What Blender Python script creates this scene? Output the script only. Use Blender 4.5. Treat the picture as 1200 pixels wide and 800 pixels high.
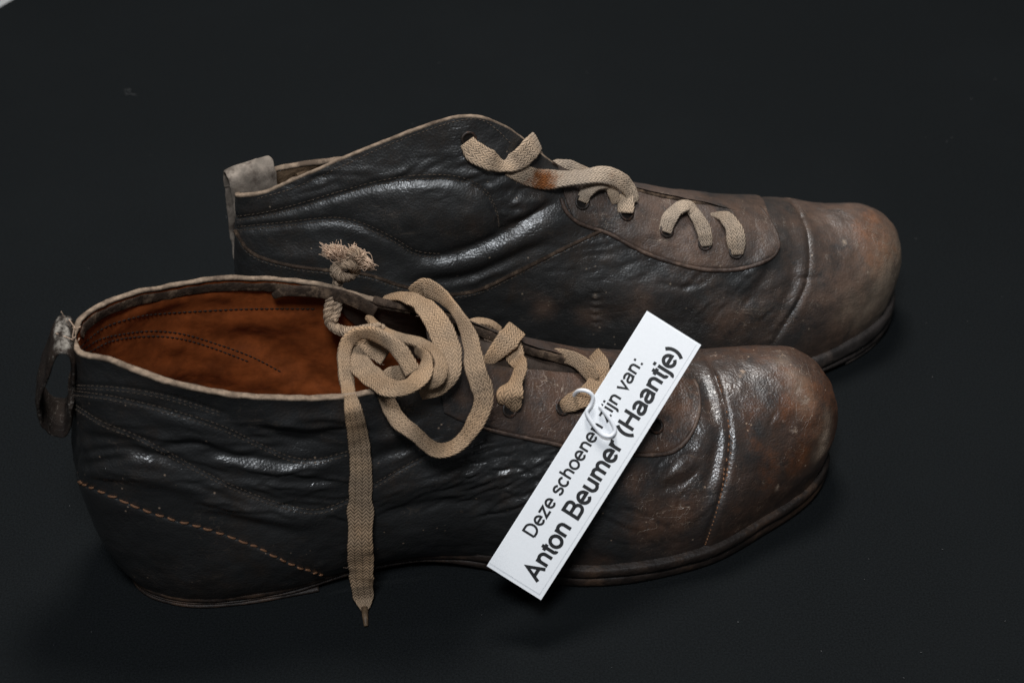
import bpy, math, random
import numpy as np
from mathutils import Vector, Matrix, noise
from mathutils.bvhtree import BVHTree
random.seed(7); rng = np.random.default_rng(7)
for o in list(bpy.data.objects): bpy.data.objects.remove(o)
scn = bpy.context.scene; COL = scn.collection
R = math.radians

# ------------------------------------------------------------------ camera
PITCH = R(42.0); DIST = 0.77; FPX = 2000.0
fwd = np.array([0, math.cos(PITCH), -math.sin(PITCH)]); upv = np.array([0, math.sin(PITCH), math.cos(PITCH)])
rgt = np.array([1.0, 0, 0]); CAM = -DIST * fwd
cd = bpy.data.cameras.new('camera'); cam = bpy.data.objects.new('camera', cd); COL.objects.link(cam)
cam.location = CAM; cam.rotation_euler = (math.pi / 2 - PITCH, 0, 0)
cd.sensor_width = 36; cd.lens = 36 * FPX / 1200; cd.clip_start = 0.02; cd.clip_end = 50
cd.dof.use_dof = True; cd.dof.focus_distance = 0.66; cd.dof.aperture_fstop = 13
scn.camera = cam

# ------------------------------------------------------------------ world, lamps, exposure
w = bpy.data.worlds.new('World'); scn.world = w; w.use_nodes = True
bg = w.node_tree.nodes['Background']; bg.inputs[0].default_value = (0.86, 0.93, 1.0, 1); bg.inputs[1].default_value = 0.06
def area(name, loc, target, size, energy, color=(1, 1, 1), size_y=None):
    l = bpy.data.lights.new(name, 'AREA'); l.energy = energy; l.color = color
    l.shape = 'RECTANGLE' if size_y else 'SQUARE'; l.size = size
    if size_y: l.size_y = size_y
    o = bpy.data.objects.new(name, l); COL.objects.link(o); o.location = loc
    o.rotation_euler = (Vector(target) - Vector(loc)).to_track_quat('-Z', 'Y').to_euler()
    return o
area('overhead_lamp', (0.0, 0.22, 0.96), (0, -0.02, 0.03), 0.22, 7.6, (1.0, 0.98, 0.95))
area('front_lamp', (-0.08, -0.68, 1.24), (0, -0.09, 0.03), 0.26, 12.6, (0.91, 0.955, 1.0))
scn.view_settings.view_transform = 'Standard'; scn.view_settings.look = 'None'
scn.view_settings.exposure = 0.0; scn.view_settings.gamma = 1.0
scn.render.engine = 'CYCLES'

# ------------------------------------------------------------------ helpers
def ray(px, py):
    d = fwd + rgt * (px - 600) / FPX + upv * (400 - py) / FPX
    return d / np.linalg.norm(d)
def unz(px, py, z=0.0):
    d = ray(px, py); return CAM + d * ((z - CAM[2]) / d[2])
def catmull(pts, n):
    """n samples of a Catmull-Rom curve through pts (chord-length)"""
    p = np.asarray(pts, float); d = np.r_[0, np.cumsum(np.linalg.norm(np.diff(p, axis=0), axis=1))]
    return cat_eval(p, d, np.linspace(0, d[-1], n))
def cat_eval(p, d, x):
    p = np.asarray(p, float); k = np.clip(np.searchsorted(d, x, side='right') - 1, 0, len(d) - 2)
    h = (d[k + 1] - d[k]); t = ((x - d[k]) / h)
    m = np.zeros_like(p)
    m[1:-1] = (p[2:] - p[:-2]) / (d[2:] - d[:-2]).reshape((-1,) + (1,) * (p.ndim - 1))
    m[0] = (p[1] - p[0]) / (d[1] - d[0]); m[-1] = (p[-1] - p[-2]) / (d[-1] - d[-2])
    sh = (-1,) + (1,) * (p.ndim - 1); t = t.reshape(sh); h = h.reshape(sh)
    return (2*t**3 - 3*t**2 + 1)*p[k] + (t**3 - 2*t**2 + t)*h*m[k] + (-2*t**3 + 3*t**2)*p[k+1] + (t**3 - t**2)*h*m[k+1]
def resample(p, step):
    p = np.asarray(p); d = np.r_[0, np.cumsum(np.linalg.norm(np.diff(p, axis=0), axis=1))]
    n = max(2, int(d[-1] / step) + 1); x = np.linspace(0, d[-1], n)
    return np.stack([np.interp(x, d, p[:, i]) for i in range(p.shape[1])], 1)
def unit(a): return a / np.maximum(np.linalg.norm(a, axis=-1, keepdims=True), 1e-12)
def sstep(a, b, x): t = np.clip((x - a) / (b - a), 0, 1); return t * t * (3 - 2 * t)
def nz(P, sc, oc=4):
    return np.array([noise.fractal(Vector(q), 1.0, 2.0, oc) for q in (np.asarray(P) * sc).reshape(-1, 3)]).reshape(P.shape[:-1])

def mk(name, V, F, mat, parent=None, smooth=True, attrs=None, uv=None, kind=None, label=None):
    """one mesh object; V in world metres"""
    V = np.asarray(V, float).reshape(-1, 3)
    org = np.zeros(3); q = parent
    while q is not None: org = org + np.array(q.location); q = q.parent
    me = bpy.data.meshes.new(name); me.from_pydata((V - org).tolist(), [], [tuple(int(i) for i in f) for f in F])
    if smooth: me.polygons.foreach_set('use_smooth', [True] * len(me.polygons))
    for k, a in (attrs or {}).items():
        at = me.attributes.new(k, 'FLOAT', 'POINT'); at.data.foreach_set('value', np.asarray(a, np.float32).ravel())
    if uv is not None:
        ul = me.uv_layers.new(name='UVMap'); li = np.zeros(len(me.loops), np.int32); me.loops.foreach_get('vertex_index', li)
        ul.data.foreach_set('uv', np.asarray(uv, np.float32).reshape(-1, 2)[li].ravel())
    me.materials.append(mat); me.update()
    o = bpy.data.objects.new(name, me); COL.objects.link(o)
    if parent: o.parent = parent
    if kind: o['kind'] = kind
    if label: o['label'] = label
    return o
def thing(name, label, cat, loc, group=None):
    o = bpy.data.objects.new(name, None); COL.objects.link(o); o.location = loc
    o['label'] = label; o['category'] = cat; o.empty_display_size = 0.02
    if group: o['group'] = group
    return o
def gridfaces(n, m, off=0, flip=False, closed=False):
    i, j = np.meshgrid(np.arange(n - 1), np.arange(m if closed else m - 1), indexing='ij'); i = i.ravel(); j = j.ravel(); j2 = (j + 1) % m
    f = np.stack([i*m + j, i*m + j2, (i+1)*m + j2, (i+1)*m + j], 1) + off
    return f[:, ::-1] if flip else f
class Bag:
    """collects pieces of one part"""
    def __init__(s): s.V = []; s.F = []; s.n = 0; s.uv = []
    def add(s, V, F, uv=None):
        V = np.asarray(V, float).reshape(-1, 3); s.V.append(V); s.F += [tuple(int(i) + s.n for i in f) for f in F]
        s.uv.append(np.zeros((len(V), 2)) if uv is None else np.asarray(uv).reshape(-1, 2)); s.n += len(V)
    def build(s, name, mat, parent=None, **k):
        return mk(name, np.concatenate(s.V), s.F, mat, parent, uv=np.concatenate(s.uv), **k)
def tube(P, r, seg=8, nrm=None):
    P = np.asarray(P, float); T = unit(np.gradient(P, axis=0)); r = np.broadcast_to(np.asarray(r, float), (len(P),))
    N = np.zeros_like(P); a = np.array([0.31, 0.2, 0.93]); N[0] = unit(a - T[0] * (a @ T[0]))
    for k in range(1, len(P)): N[k] = unit(N[k-1] - T[k] * (N[k-1] @ T[k]))
    B = np.cross(T, N); an = np.arange(seg) * 2 * math.pi / seg
    V = P[:, None] + r[:, None, None] * (np.cos(an)[None, :, None] * N[:, None] + np.sin(an)[None, :, None] * B[:, None])
    F = [tuple(f) for f in gridfaces(len(P), seg, 0, closed=True)]
    n = len(P) * seg
    F += [tuple(range(seg - 1, -1, -1)), tuple(range(n - seg, n))]
    uv = np.stack(np.broadcast_arrays((an / 6.283)[None, :], np.linspace(0, 1, len(P))[:, None]), -1)
    return V.reshape(-1, 3), F, uv.reshape(-1, 2)
def ribbon(P, W, th, n=14):
    """flat braid: centre path P, half-width vectors W, thickness th; rounded oval section"""
    P = np.asarray(P); T = unit(np.gradient(P, axis=0)); N = unit(np.cross(T, W)); w = np.linalg.norm(W, axis=1, keepdims=True); U = unit(W - T * (W * T).sum(1, keepdims=True))
    an = np.arange(n) * 2 * math.pi / n
    c = np.sign(np.cos(an)) * np.abs(np.cos(an)) ** 0.72; s_ = np.sign(np.sin(an)) * np.abs(np.sin(an)) ** 0.72
    th = np.broadcast_to(np.asarray(th, float), (len(P),))
    V = P[:, None] + U[:, None] * (w[:, None] * c[None, :, None]) + N[:, None] * (th[:, None, None] * 0.5 * s_[None, :, None])
    L = np.r_[0, np.cumsum(np.linalg.norm(np.diff(P, axis=0), axis=1))]
    uv = np.stack(np.broadcast_arrays(c[None, :] * 0.5 + 0.5, (L * 1000)[:, None]), -1)
    F = [tuple(f) for f in gridfaces(len(P), n, 0, closed=True)]; k = len(P) * n
    F += [tuple(range(n - 1, -1, -1)), tuple(range(k - n, k))]
    return V.reshape(-1, 3), F, uv.reshape(-1, 2)

# ------------------------------------------------------------------ materials
def newmat(name):
    m = bpy.data.materials.new(name); m.use_nodes = True; nt = m.node_tree
    return m, nt, nt.nodes['Principled BSDF']
class G:
    """tiny node-graph helper"""
    def __init__(s, nt): s.nt = nt; s.tc = nt.nodes.new('ShaderNodeTexCoord')
    def obj(s, sx=1, sy=1, sz=1, rot=(0, 0, 0)):
        m = s.nt.nodes.new('ShaderNodeMapping'); m.inputs['Scale'].default_value = (sx, sy, sz); m.inputs['Rotation'].default_value = rot
        s.nt.links.new(s.tc.outputs['Object'], m.inputs[0]); return m.outputs[0]
    def noise(s, sc, det=4, rough=0.55, vec=None, dist=0.0):
        n = s.nt.nodes.new('ShaderNodeTexNoise'); n.inputs['Scale'].default_value = sc; n.inputs['Detail'].default_value = det
        n.inputs['Roughness'].default_value = rough; n.inputs['Distortion'].default_value = dist
        s.nt.links.new(vec or s.tc.outputs['Object'], n.inputs['Vector']); return n.outputs[0]
    def vor(s, sc, feat='F1', vec=None, rand=1.0):
        n = s.nt.nodes.new('ShaderNodeTexVoronoi'); n.feature = feat; n.inputs['Scale'].default_value = sc; n.inputs['Randomness'].default_value = rand
        s.nt.links.new(vec or s.tc.outputs['Object'], n.inputs['Vector']); return n.outputs['Distance']
    def attr(s, k):
        n = s.nt.nodes.new('ShaderNodeAttribute'); n.attribute_name = k; return n.outputs['Fac']
    def mth(s, op, a, b=None, clamp=False):
        n = s.nt.nodes.new('ShaderNodeMath'); n.operation = op; n.use_clamp = clamp
        for i, v in enumerate((a, b)):
            if v is None: continue
            if isinstance(v, (int, float)): n.inputs[i].default_value = v
            else: s.nt.links.new(v, n.inputs[i])
        return n.outputs[0]
    def rng(s, x, a, b, c=0.0, d=1.0):
        n = s.nt.nodes.new('ShaderNodeMapRange'); n.interpolation_type = 'SMOOTHSTEP'
        for i, v in enumerate((a, b, c, d)): n.inputs[i + 1].default_value = v
        s.nt.links.new(x, n.inputs[0]); return n.outputs[0]
    def mix(s, f, a, b):
        n = s.nt.nodes.new('ShaderNodeMix'); n.data_type = 'RGBA'
        for i, v in ((0, f), (6, a), (7, b)):
            if isinstance(v, tuple): n.inputs[i].default_value = (*v, 1)
            elif isinstance(v, (int, float)): n.inputs[i].default_value = v
            else: s.nt.links.new(v, n.inputs[i])
        return n.outputs[2]
    def bump(s, h, strength, dist, prev=None):
        n = s.nt.nodes.new('ShaderNodeBump'); n.inputs['Strength'].default_value = strength; n.inputs['Distance'].default_value = dist
        s.nt.links.new(h, n.inputs['Height'])
        if prev is not None: s.nt.links.new(prev, n.inputs['Normal'])
        return n.outputs[0]

def leather(name, black, brown, rust, tan, rough=0.40, grain=0.28, wrinkle=0.09, spec=0.85):
    """worn grain leather; point attributes: wear (dye gone, brown), rustw (orange-brown), scuff (pale bare fibre)"""
    m, nt, b = newmat(name); g = G(nt); L = nt.links
    n1 = g.noise(38, 6, 0.62); n2 = g.noise(170, 5, 0.65); n3 = g.noise(14, 3)
    wear = g.rng(g.mth('ADD', g.attr('wear'), g.mth('MULTIPLY', g.mth('SUBTRACT', n1, 0.5), 1.1)), 0.05, 0.85)
    base = g.mix(g.rng(n3, 0.35, 0.7), black, tuple(c * 1.6 for c in black)); base = g.mix(g.rng(g.noise(30, 6, 0.7), 0.48, 0.68, 0, 0.75), base, (black[0] * 1.9, black[1] * 1.35, black[2] * 1.0))
    c = g.mix(wear, base, g.mix(g.rng(n2, 0.35, 0.7), brown, tuple(v * 0.55 for v in brown)))
    dk = g.rng(g.noise(62, 7, 0.72), 0.50, 0.66)
    c = g.mix(g.mth('MULTIPLY', dk, 0.78), c, tuple(v * 1.1 for v in black))          # islands of dye left on the worn parts
    ru = g.rng(g.mth('ADD', g.attr('rustw'), g.mth('MULTIPLY', g.mth('SUBTRACT', g.noise(110, 8, 0.78), 0.5), 1.7)), 0.18, 0.85)
    c = g.mix(ru, c, g.mix(g.rng(g.noise(240, 5, 0.7), 0.3, 0.7), rust, tuple(v * 0.42 for v in rust)))
    pl = g.mth('MULTIPLY', g.attr('pale'), g.rng(g.noise(130, 7, 0.72), 0.30, 0.62, 0.45, 1.0), True)
    c = g.mix(pl, c, g.mix(n2, tuple(v * 0.95 for v in tan), tuple(v * 0.55 for v in tan)))
    s1 = g.mth('ABSOLUTE', g.mth('SUBTRACT', g.noise(60, 3, 0.5, g.obj(0.35, 3.2, 1.6, (0, 0.3, 0.5)), 0.4), 0.5)); s2 = g.mth('ABSOLUTE', g.mth('SUBTRACT', g.noise(75, 3, 0.5, g.obj(2.6, 0.4, 1.2, (0.2, 0, -0.5)), 0.3), 0.5))
    scr = g.mth('MULTIPLY', g.mth('MAXIMUM', g.rng(s1, 0.006, 0.0), g.rng(s2, 0.005, 0.0)), g.mth('MULTIPLY', g.rng(n1, 0.42, 0.62), g.rng(g.attr('wear'), 0.1, 0.6, 0.12, 0.75)))
    c = g.mix(g.mth('MULTIPLY', scr, 0.95), c, tuple(v * 0.75 for v in tan))
    sc = g.rng(g.mth('ADD', g.attr('scuff'), g.mth('MULTIPLY', g.mth('SUBTRACT', g.noise(300, 7, 0.78), 0.5), 1.9)), 0.45, 0.95)
    c = g.mix(sc, c, g.mix(g.rng(n1, 0.4, 0.65), tan, tuple(v * 0.5 for v in tan)))
    dot = g.mth('MULTIPLY', g.rng(g.vor(260), 0.14, 0.06), g.rng(g.noise(150, 2), 0.57, 0.61)); c = g.mix(g.mth('MULTIPLY', dot, 0.7), c, tan)
    L.new(c, b.inputs['Base Color'])
    r = g.mth('ADD', rough, g.mth('MULTIPLY', g.mth('SUBTRACT', n2, 0.5), 0.28)); r = g.mth('ADD', r, g.mth('MULTIPLY', wear, 0.12)); r = g.mth('ADD', r, g.mth('MULTIPLY', g.rng(g.noise(26, 5, 0.65), 0.42, 0.68), 0.14)); r = g.mth('ADD', r, g.mth('MULTIPLY', sc, 0.25), True)
    L.new(r, b.inputs['Roughness']); b.inputs['Specular IOR Level'].default_value = spec
    h1 = g.vor(1050, 'F1'); h1b = g.vor(620, 'DISTANCE_TO_EDGE')
    nb = g.bump(h1, grain, 0.0004); nb = g.bump(g.rng(h1b, 0.0, 0.12), grain * 0.3, 0.0002, nb)
    nb = g.bump(g.noise(90, 5, 0.6, g.obj(0.55, 1, 2.4), 0.6), wrinkle, 0.0009, nb)
    nb = g.bump(g.noise(420, 3, 0.6), 0.18, 0.0004, nb)
    crk = g.vor(210, 'DISTANCE_TO_EDGE', g.obj(0.5, 1.3, 1.9, (0, 0.35, 0)))
    nb = g.bump(g.mth('MULTIPLY', g.rng(crk, 0.05, 0.0), g.rng(g.noise(45, 4, 0.6), 0.45, 0.62)), 0.22, -0.0005, nb)
    nb = g.bump(g.mth('ADD', sc, scr), 0.5, -0.0004, nb)
    L.new(nb, b.inputs['Normal']); return m
def plain(name, col, rough=0.7, nsc=200, amt=0.35, bump=0.4, bd=0.0006, spec=0.3, col2=None, sc2=40):
    m, nt, b = newmat(name); g = G(nt)
    n = g.noise(nsc, 5, 0.65); c = g.mix(g.rng(n, 0.3, 0.72), tuple(v * (1 - amt) for v in col), tuple(v * (1 + amt * 0.6) for v in col))
    if col2: c = g.mix(g.rng(g.noise(sc2, 5, 0.7), 0.48, 0.66), c, col2)
    nt.links.new(c, b.inputs['Base Color']); b.inputs['Roughness'].default_value = rough; b.inputs['Specular IOR Level'].default_value = spec
    nt.links.new(g.bump(g.noise(nsc * 3, 4, 0.6), bump, bd, g.bump(n, bump, bd * 2)), b.inputs['Normal']); return m
def lace_mat(name, col, rust=0.0):
    """flat braided cotton: herringbone columns in UV (u across 0..1, v along in mm)"""
    m, nt, b = newmat(name); g = G(nt); L = nt.links
    sp = nt.nodes.new('ShaderNodeSeparateXYZ'); L.new(g.tc.outputs['UV'], sp.inputs[0]); u, v = sp.outputs[0], sp.outputs[1]
    cu = g.mth('MULTIPLY', u, 7.0); tri = g.mth('ABSOLUTE', g.mth('SUBTRACT', g.mth('FRACT', g.mth('MULTIPLY', cu, 0.5)), 0.5))   # 0..0.5 zigzag across
    ph = g.mth('ADD', g.mth('MULTIPLY', v, 0.62), g.mth('MULTIPLY', tri, 2.2))
    st = g.mth('ABSOLUTE', g.mth('SUBTRACT', g.mth('FRACT', ph), 0.5))
    rib = g.mth('ABSOLUTE', g.mth('SUBTRACT', g.mth('FRACT', cu), 0.5))
    h = g.mth('ADD', g.rng(st, 0.0, 0.34), g.mth('MULTIPLY', g.rng(rib, 0.5, 0.3), 0.5))
    n1 = g.noise(60, 4, 0.6); n2 = g.noise(900, 3, 0.6)
    c = g.mix(g.rng(n1, 0.35, 0.68), (col[0] * 0.70, col[1] * 0.73, col[2] * 0.78), tuple(min(1, x * 1.12) for x in col)); c = g.mix(g.rng(g.noise(22, 4, 0.6), 0.42, 0.66, 0, 0.6), c, (col[0] * 1.0, col[1] * 0.86, col[2] * 0.70))
    c = g.mix(g.mth('MULTIPLY', g.rng(st, 0.16, 0.0), 0.55), c, tuple(x * 0.38 for x in col))
    c = g.mix(g.rng(g.noise(45, 5, 0.7), 0.52, 0.72, 0, 0.55), c, tuple(x * 0.42 for x in col)); c = g.mix(g.mth('MULTIPLY', g.rng(n2, 0.35, 0.7), 0.3), c, tuple(x * 0.6 for x in col))
    if rust: c = g.mix(g.rng(g.mth('ADD', g.attr('rustw'), g.mth('MULTIPLY', g.mth('SUBTRACT', g.noise(190, 6, 0.75), 0.5), 1.5)), 0.25, 0.85), c, g.mix(n2, (0.24, 0.085, 0.024), (0.09, 0.030, 0.010)))
    L.new(c, b.inputs['Base Color']); b.inputs['Roughness'].default_value = 0.85; b.inputs['Specular IOR Level'].default_value = 0.15
    L.new(g.bump(n2, 0.5, 0.0004, g.bump(h, 0.75, 0.0007)), b.inputs['Normal']); return m

M = {}
M['boot_front'] = leather('front_leather', (0.0145, 0.0143, 0.0143), (0.092, 0.046, 0.027), (0.135, 0.050, 0.020), (0.36, 0.255, 0.18), 0.29)
M['boot_rear'] = leather('rear_leather', (0.0165, 0.0163, 0.0160), (0.120, 0.070, 0.047), (0.195, 0.082, 0.038), (0.33, 0.25, 0.18), 0.36)
M['lining'] = plain('tan_lining', (0.215, 0.053, 0.0125), 0.48, 130, 0.35, 0.3, 0.0004, 0.4, (0.105, 0.026, 0.007), 26)
M['lining_pale'] = plain('pale_lining', (0.27, 0.18, 0.11), 0.75, 160, 0.3)
M['edge'] = plain('raw_leather_edge', (0.225, 0.165, 0.118), 0.85, 350, 0.45, 0.35, 0.0004, 0.2, (0.085, 0.06, 0.043), 80)
M['edge_dark'] = plain('worn_binding', (0.036, 0.024, 0.017), 0.75, 350, 0.45, 0.5, 0.0006, 0.12, (0.115, 0.078, 0.052), 150)
M['sole'] = plain('sole_leather', (0.019, 0.0125, 0.0095), 0.6, 120, 0.5, 0.6, 0.0008, 0.35, (0.058, 0.033, 0.020), 45)
M['sole_grey'] = plain('greyed_sole_leather', (0.046, 0.037, 0.033), 0.6, 120, 0.5, 0.5, 0.0008, 0.35, (0.085, 0.062, 0.05), 60)
M['thread_dark'] = plain('dark_thread', (0.075, 0.055, 0.040), 0.8, 500, 0.4)
M['thread_black'] = plain('black_thread', (0.020, 0.015, 0.012), 0.8, 500, 0.4)
M['thread_tan'] = plain('waxed_thread', (0.20, 0.095, 0.047), 0.7, 400, 0.45)
M['metal'] = plain('blackened_eyelet', (0.018, 0.012, 0.009), 0.5, 300, 0.5, 0.4, 0.0004, 0.4, (0.075, 0.03, 0.015), 200)
M['hole_shade'] = plain('eyelet_hole_shade', (0.006, 0.004, 0.003), 0.9, 300, 0.3)  # near-black colour stands in for the shade inside an eyelet
M['lace'] = lace_mat('cotton_lace', (0.44, 0.335, 0.245), 0)
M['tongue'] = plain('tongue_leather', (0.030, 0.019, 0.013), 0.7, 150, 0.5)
M['worn_edge'] = plain('worn_panel_edge', (0.052, 0.033, 0.025), 0.55, 260, 0.5, 0.5, 0.0005, 0.4, (0.11, 0.07, 0.05), 90)
M['lace_tan'] = lace_mat('tan_cotton_lace', (0.42, 0.29, 0.185), 0)
M['lace_pale'] = lace_mat('pale_cotton_lace', (0.50, 0.39, 0.29), 1)
M['fibre'] = plain('cotton_fibre', (0.58, 0.41, 0.295), 0.9, 300, 0.3)
M['aglet'] = plain('aglet', (0.13, 0.085, 0.05), 0.5, 300, 0.4)
M['paper'] = plain('white_paper', (0.80, 0.81, 0.83), 0.55, 900, 0.02, 0.1, 0.0001, 0.3)
M['ink'] = plain('black_ink', (0.012, 0.012, 0.013), 0.5, 900, 0.1, 0.05, 0.0001, 0.3)
M['clip'] = plain('white_plastic', (0.78, 0.79, 0.82), 0.3, 300, 0.03, 0.05, 0.0001, 0.5)
M['tab'] = leather('strap_leather', (0.012, 0.0095, 0.0085), (0.035, 0.025, 0.019), (0.2, 0.1, 0.05), (0.42, 0.38, 0.33), 0.8, spec=0.08)
M['tab_grey'] = plain('grey_strap_leather', (0.24, 0.20, 0.165), 0.75, 110, 0.5, 0.4, 0.0005, 0.2, (0.075, 0.058, 0.047), 75)
M['lint'] = plain('lint', (0.11, 0.11, 0.11), 0.9)

def cloth_mat():
    m, nt, b = newmat('black_felt'); g = G(nt); L = nt.links
    n = g.noise(1300, 4, 0.7); n2 = g.noise(7, 4, 0.6)
    c = g.mix(g.rng(n, 0.3, 0.72), (0.0037, 0.0044, 0.0048), (0.0092, 0.0107, 0.0116)); c = g.mix(g.rng(n2, 0.4, 0.7, 0, 0.3), c, (0.0094, 0.0108, 0.0116))
    L.new(c, b.inputs['Base Color']); b.inputs['Roughness'].default_value = 0.8; b.inputs['Specular IOR Level'].default_value = 0.06; b.inputs['Sheen Weight'].default_value = 0.06; b.inputs['Sheen Roughness'].default_value = 0.35; b.inputs['Sheen Tint'].default_value = (0.85, 0.95, 1.0, 1)
    L.new(g.bump(n, 0.6, 0.0005), b.inputs['Normal']); return m
M['cloth'] = cloth_mat(); M['table'] = plain('white_table', (0.38, 0.38, 0.38), 0.5, 50, 0.03, 0.05)

# ------------------------------------------------------------------ the setting: black cloth on a white table
a, b_ = unz(-1, 9, 0), unz(16, -1, 0); dr = unit((b_ - a)[None])[0]
p0, p1 = a - dr * 0.25, b_ + dr * 0.6
V = [p0, (-1.3, p0[1] - 0.4, 0), (-1.3, -1.1, 0), (1.3, -1.1, 0), (1.3, 1.6, 0), (p1[0] + 0.3, 1.6, 0), p1]
V = [tuple(v) for v in V]; n = len(V); V += [(v[0], v[1], -0.0015) for v in V]
o = mk('table_cloth', V, [tuple(range(n))] + [(i, i + n, (i + 1) % n + n, (i + 1) % n) for i in range(n)], M['cloth'], smooth=False); o['kind'] = 'structure'
o = mk('table_top', [(-1.4, -1.2, -0.0015 - 0.0005), (1.4, -1.2, -0.002), (1.4, 1.8, -0.002), (-1.4, 1.8, -0.002)], [(0, 1, 2, 3)], M['table'], smooth=False); o['kind'] = 'structure'

# ------------------------------------------------------------------ boots
NS, NV = 420, 160
class Boot:
    """two half sheets (near / far) lofted from stations; every station is a cubic from the feather edge B up to the top line T"""
    def __init__(s, name, label, origin, ang, near, far, closed, group):
        a = R(ang); s.o = np.array([*origin, 0.0]); s.a = np.array([math.cos(a), math.sin(a), 0]); s.n = np.array([math.sin(a), -math.cos(a), 0])
        s.root = thing(name, label, 'boot', tuple(s.o), group)
        tabs = [np.array(near, float), np.array(far, float)]
        for k in range(closed, len(near)):                     # closed vamp: both halves share the ridge
            x = (tabs[0][k, 6] + tabs[1][k, 6]) / 2; y = (tabs[0][k, 7] - tabs[1][k, 7]) / 2; z = (tabs[0][k, 8] + tabs[1][k, 8]) / 2
            tabs[0][k, 6:9] = (x, y, z); tabs[1][k, 6:9] = (x, -y, z)
        s.half = []; K = len(near); s.K = K; s.closed = closed
        u = np.linspace(0, K - 1, NS)
        for h, tab in enumerate(tabs):
            sg = 1 if h == 0 else -1
            an = np.radians(tab[:, 3]); ou = np.stack([np.cos(an), np.sin(an), 0 * an], 1)
            B = tab[:, 0:3]; T = tab[:, 6:9]; zz = np.array([0, 0, 1.0])
            C1 = B + ou * tab[:, 4:5] + zz * tab[:, 5:6]; C2 = T + ou * tab[:, 9:10] + zz * tab[:, 10:11]
            ctl = np.stack([B, C1, C2, T], 1)                  # K,4,3
            c = cat_eval(ctl, np.arange(K, dtype=float), u)
            if h == 1: c[u >= closed, 3] = s.half_T[u >= closed] * np.array([1, -1, 1])
            else: s.half_T = c[:, 3].copy()
            t = np.linspace(0, 1, NV)[None, :, None]
            P = (1-t)**3*c[:, None, 0] + 3*(1-t)**2*t*c[:, None, 1] + 3*(1-t)*t*t*c[:, None, 2] + t**3*c[:, None, 3]
            P[..., 1] *= sg; s.half.append(s.wor(P))
        s.N = [s.normals(h) for h in (0, 1)]
        i0 = int(np.ceil(closed / (K - 1) * (NS - 1))); s.i0 = i0
        for i in range(i0, NS):                                 # shared normals along the ridge and toe
            m = unit((s.N[0][i, -1] + s.N[1][i, -1])[None])[0]; s.N[0][i, -1] = m; s.N[1][i, -1] = m
        for col in (0, NS - 1):
            m = unit(s.N[0][col] + s.N[1][col]); s.N[0][col] = m; s.N[1][col] = m
        s.base = [p.copy() for p in s.half]
        s.bvh = s.make_bvh(s.base); s.disp = [np.zeros((NS, NV)), np.zeros((NS, NV))]
        s.att = {k: [np.zeros((NS, NV)), np.zeros((NS, NV))] for k in ('wear', 'rustw', 'scuff', 'pale')}
    def wor(s, q): q = np.asarray(q, float) / 1000; return s.o + q[..., 0:1]*s.a + q[..., 1:2]*s.n + q[..., 2:3]*np.array([0, 0, 1.0])
    def loc(s, p): d = np.asarray(p) - s.o; return np.stack([d @ s.a, d @ s.n, d[..., 2]], -1) * 1000
    def normals(s, h):
        P = s.half[h]; du = np.gradient(P, axis=0); dv = np.gradient(P, axis=1)
        if h == 0: du[0], du[-1] = du[1], du[-2]
        N = unit(np.cross(du, dv)); 
        return -N if h == 1 else N
    def make_bvh(s, G_):
        V = np.concatenate([g.reshape(-1, 3) for g in G_]); F = np.concatenate([gridfaces(NS, NV), gridfaces(NS, NV, NS * NV)])
        return BVHTree.FromPolygons(V.tolist(), F.tolist())
    def hit(s, px, py, bvh=None):
        """photograph pixel -> (point, normal, half, s, v) on the near-most sheet"""
        d = ray(px, py); l, n, i, t = (bvh or s.bvh).ray_cast(Vector(CAM), Vector(d))
        if l is None: return None
        l = np.array(l); n = np.array(n); n = n if n @ d < 0 else -n
        q = (NS - 1) * (NV - 1); h = i // q; i %= q; a_, b = divmod(i, NV - 1); P = s.base[h]
        A = np.stack([P[a_+1, b] - P[a_, b], P[a_, b+1] - P[a_, b]], 1); sv = np.linalg.lstsq(A, l - P[a_, b], rcond=None)[0]
        return l, n, h, (a_ + sv[0]) / (NS - 1), (b + sv[1]) / (NV - 1)
    def curve(s, px, n=60, bvh=None):
        pts = catmull(px, n) if len(px) > 1 else np.asarray(px, float)
        return [q for q in (s.hit(*p, bvh) for p in pts) if q is not None]
    def samp(s, h, S, Vv, G_=None):
        G_ = (G_ or s.half)[h]; x = np.clip(S, 0, 1) * (NS - 1); y = np.clip(Vv, 0, 1) * (NV - 1)
        i = np.minimum(x.astype(int), NS - 2); j = np.minimum(y.astype(int), NV - 2); fx = (x - i); fy = (y - j)
        if G_.ndim == 3: fx = fx[..., None]; fy = fy[..., None]
        return (G_[i, j]*(1-fx) + G_[i+1, j]*fx)*(1-fy) + (G_[i, j+1]*(1-fx) + G_[i+1, j+1]*fx)*fy
    # relief -------------------------------------------------
    def near_curve(s, C, rad):
        """for every grid vertex near polyline C: (half, mask, distance, along 0..1, index)"""
        lo = C.min(0) - rad; hi = C.max(0) + rad
        for h in (0, 1):
            P = s.base[h]; m = np.all((P > lo) & (P < hi), axis=2)
            if not m.any(): continue
            Q = P[m]; best = np.full(len(Q), 1e9); idx = np.zeros(len(Q), int)
            for k in range(len(C)):
                d = ((Q - C[k]) ** 2).sum(1); w_ = d < best; best[w_] = d[w_]; idx[w_] = k
            yield h, m, np.sqrt(best), idx
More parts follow.
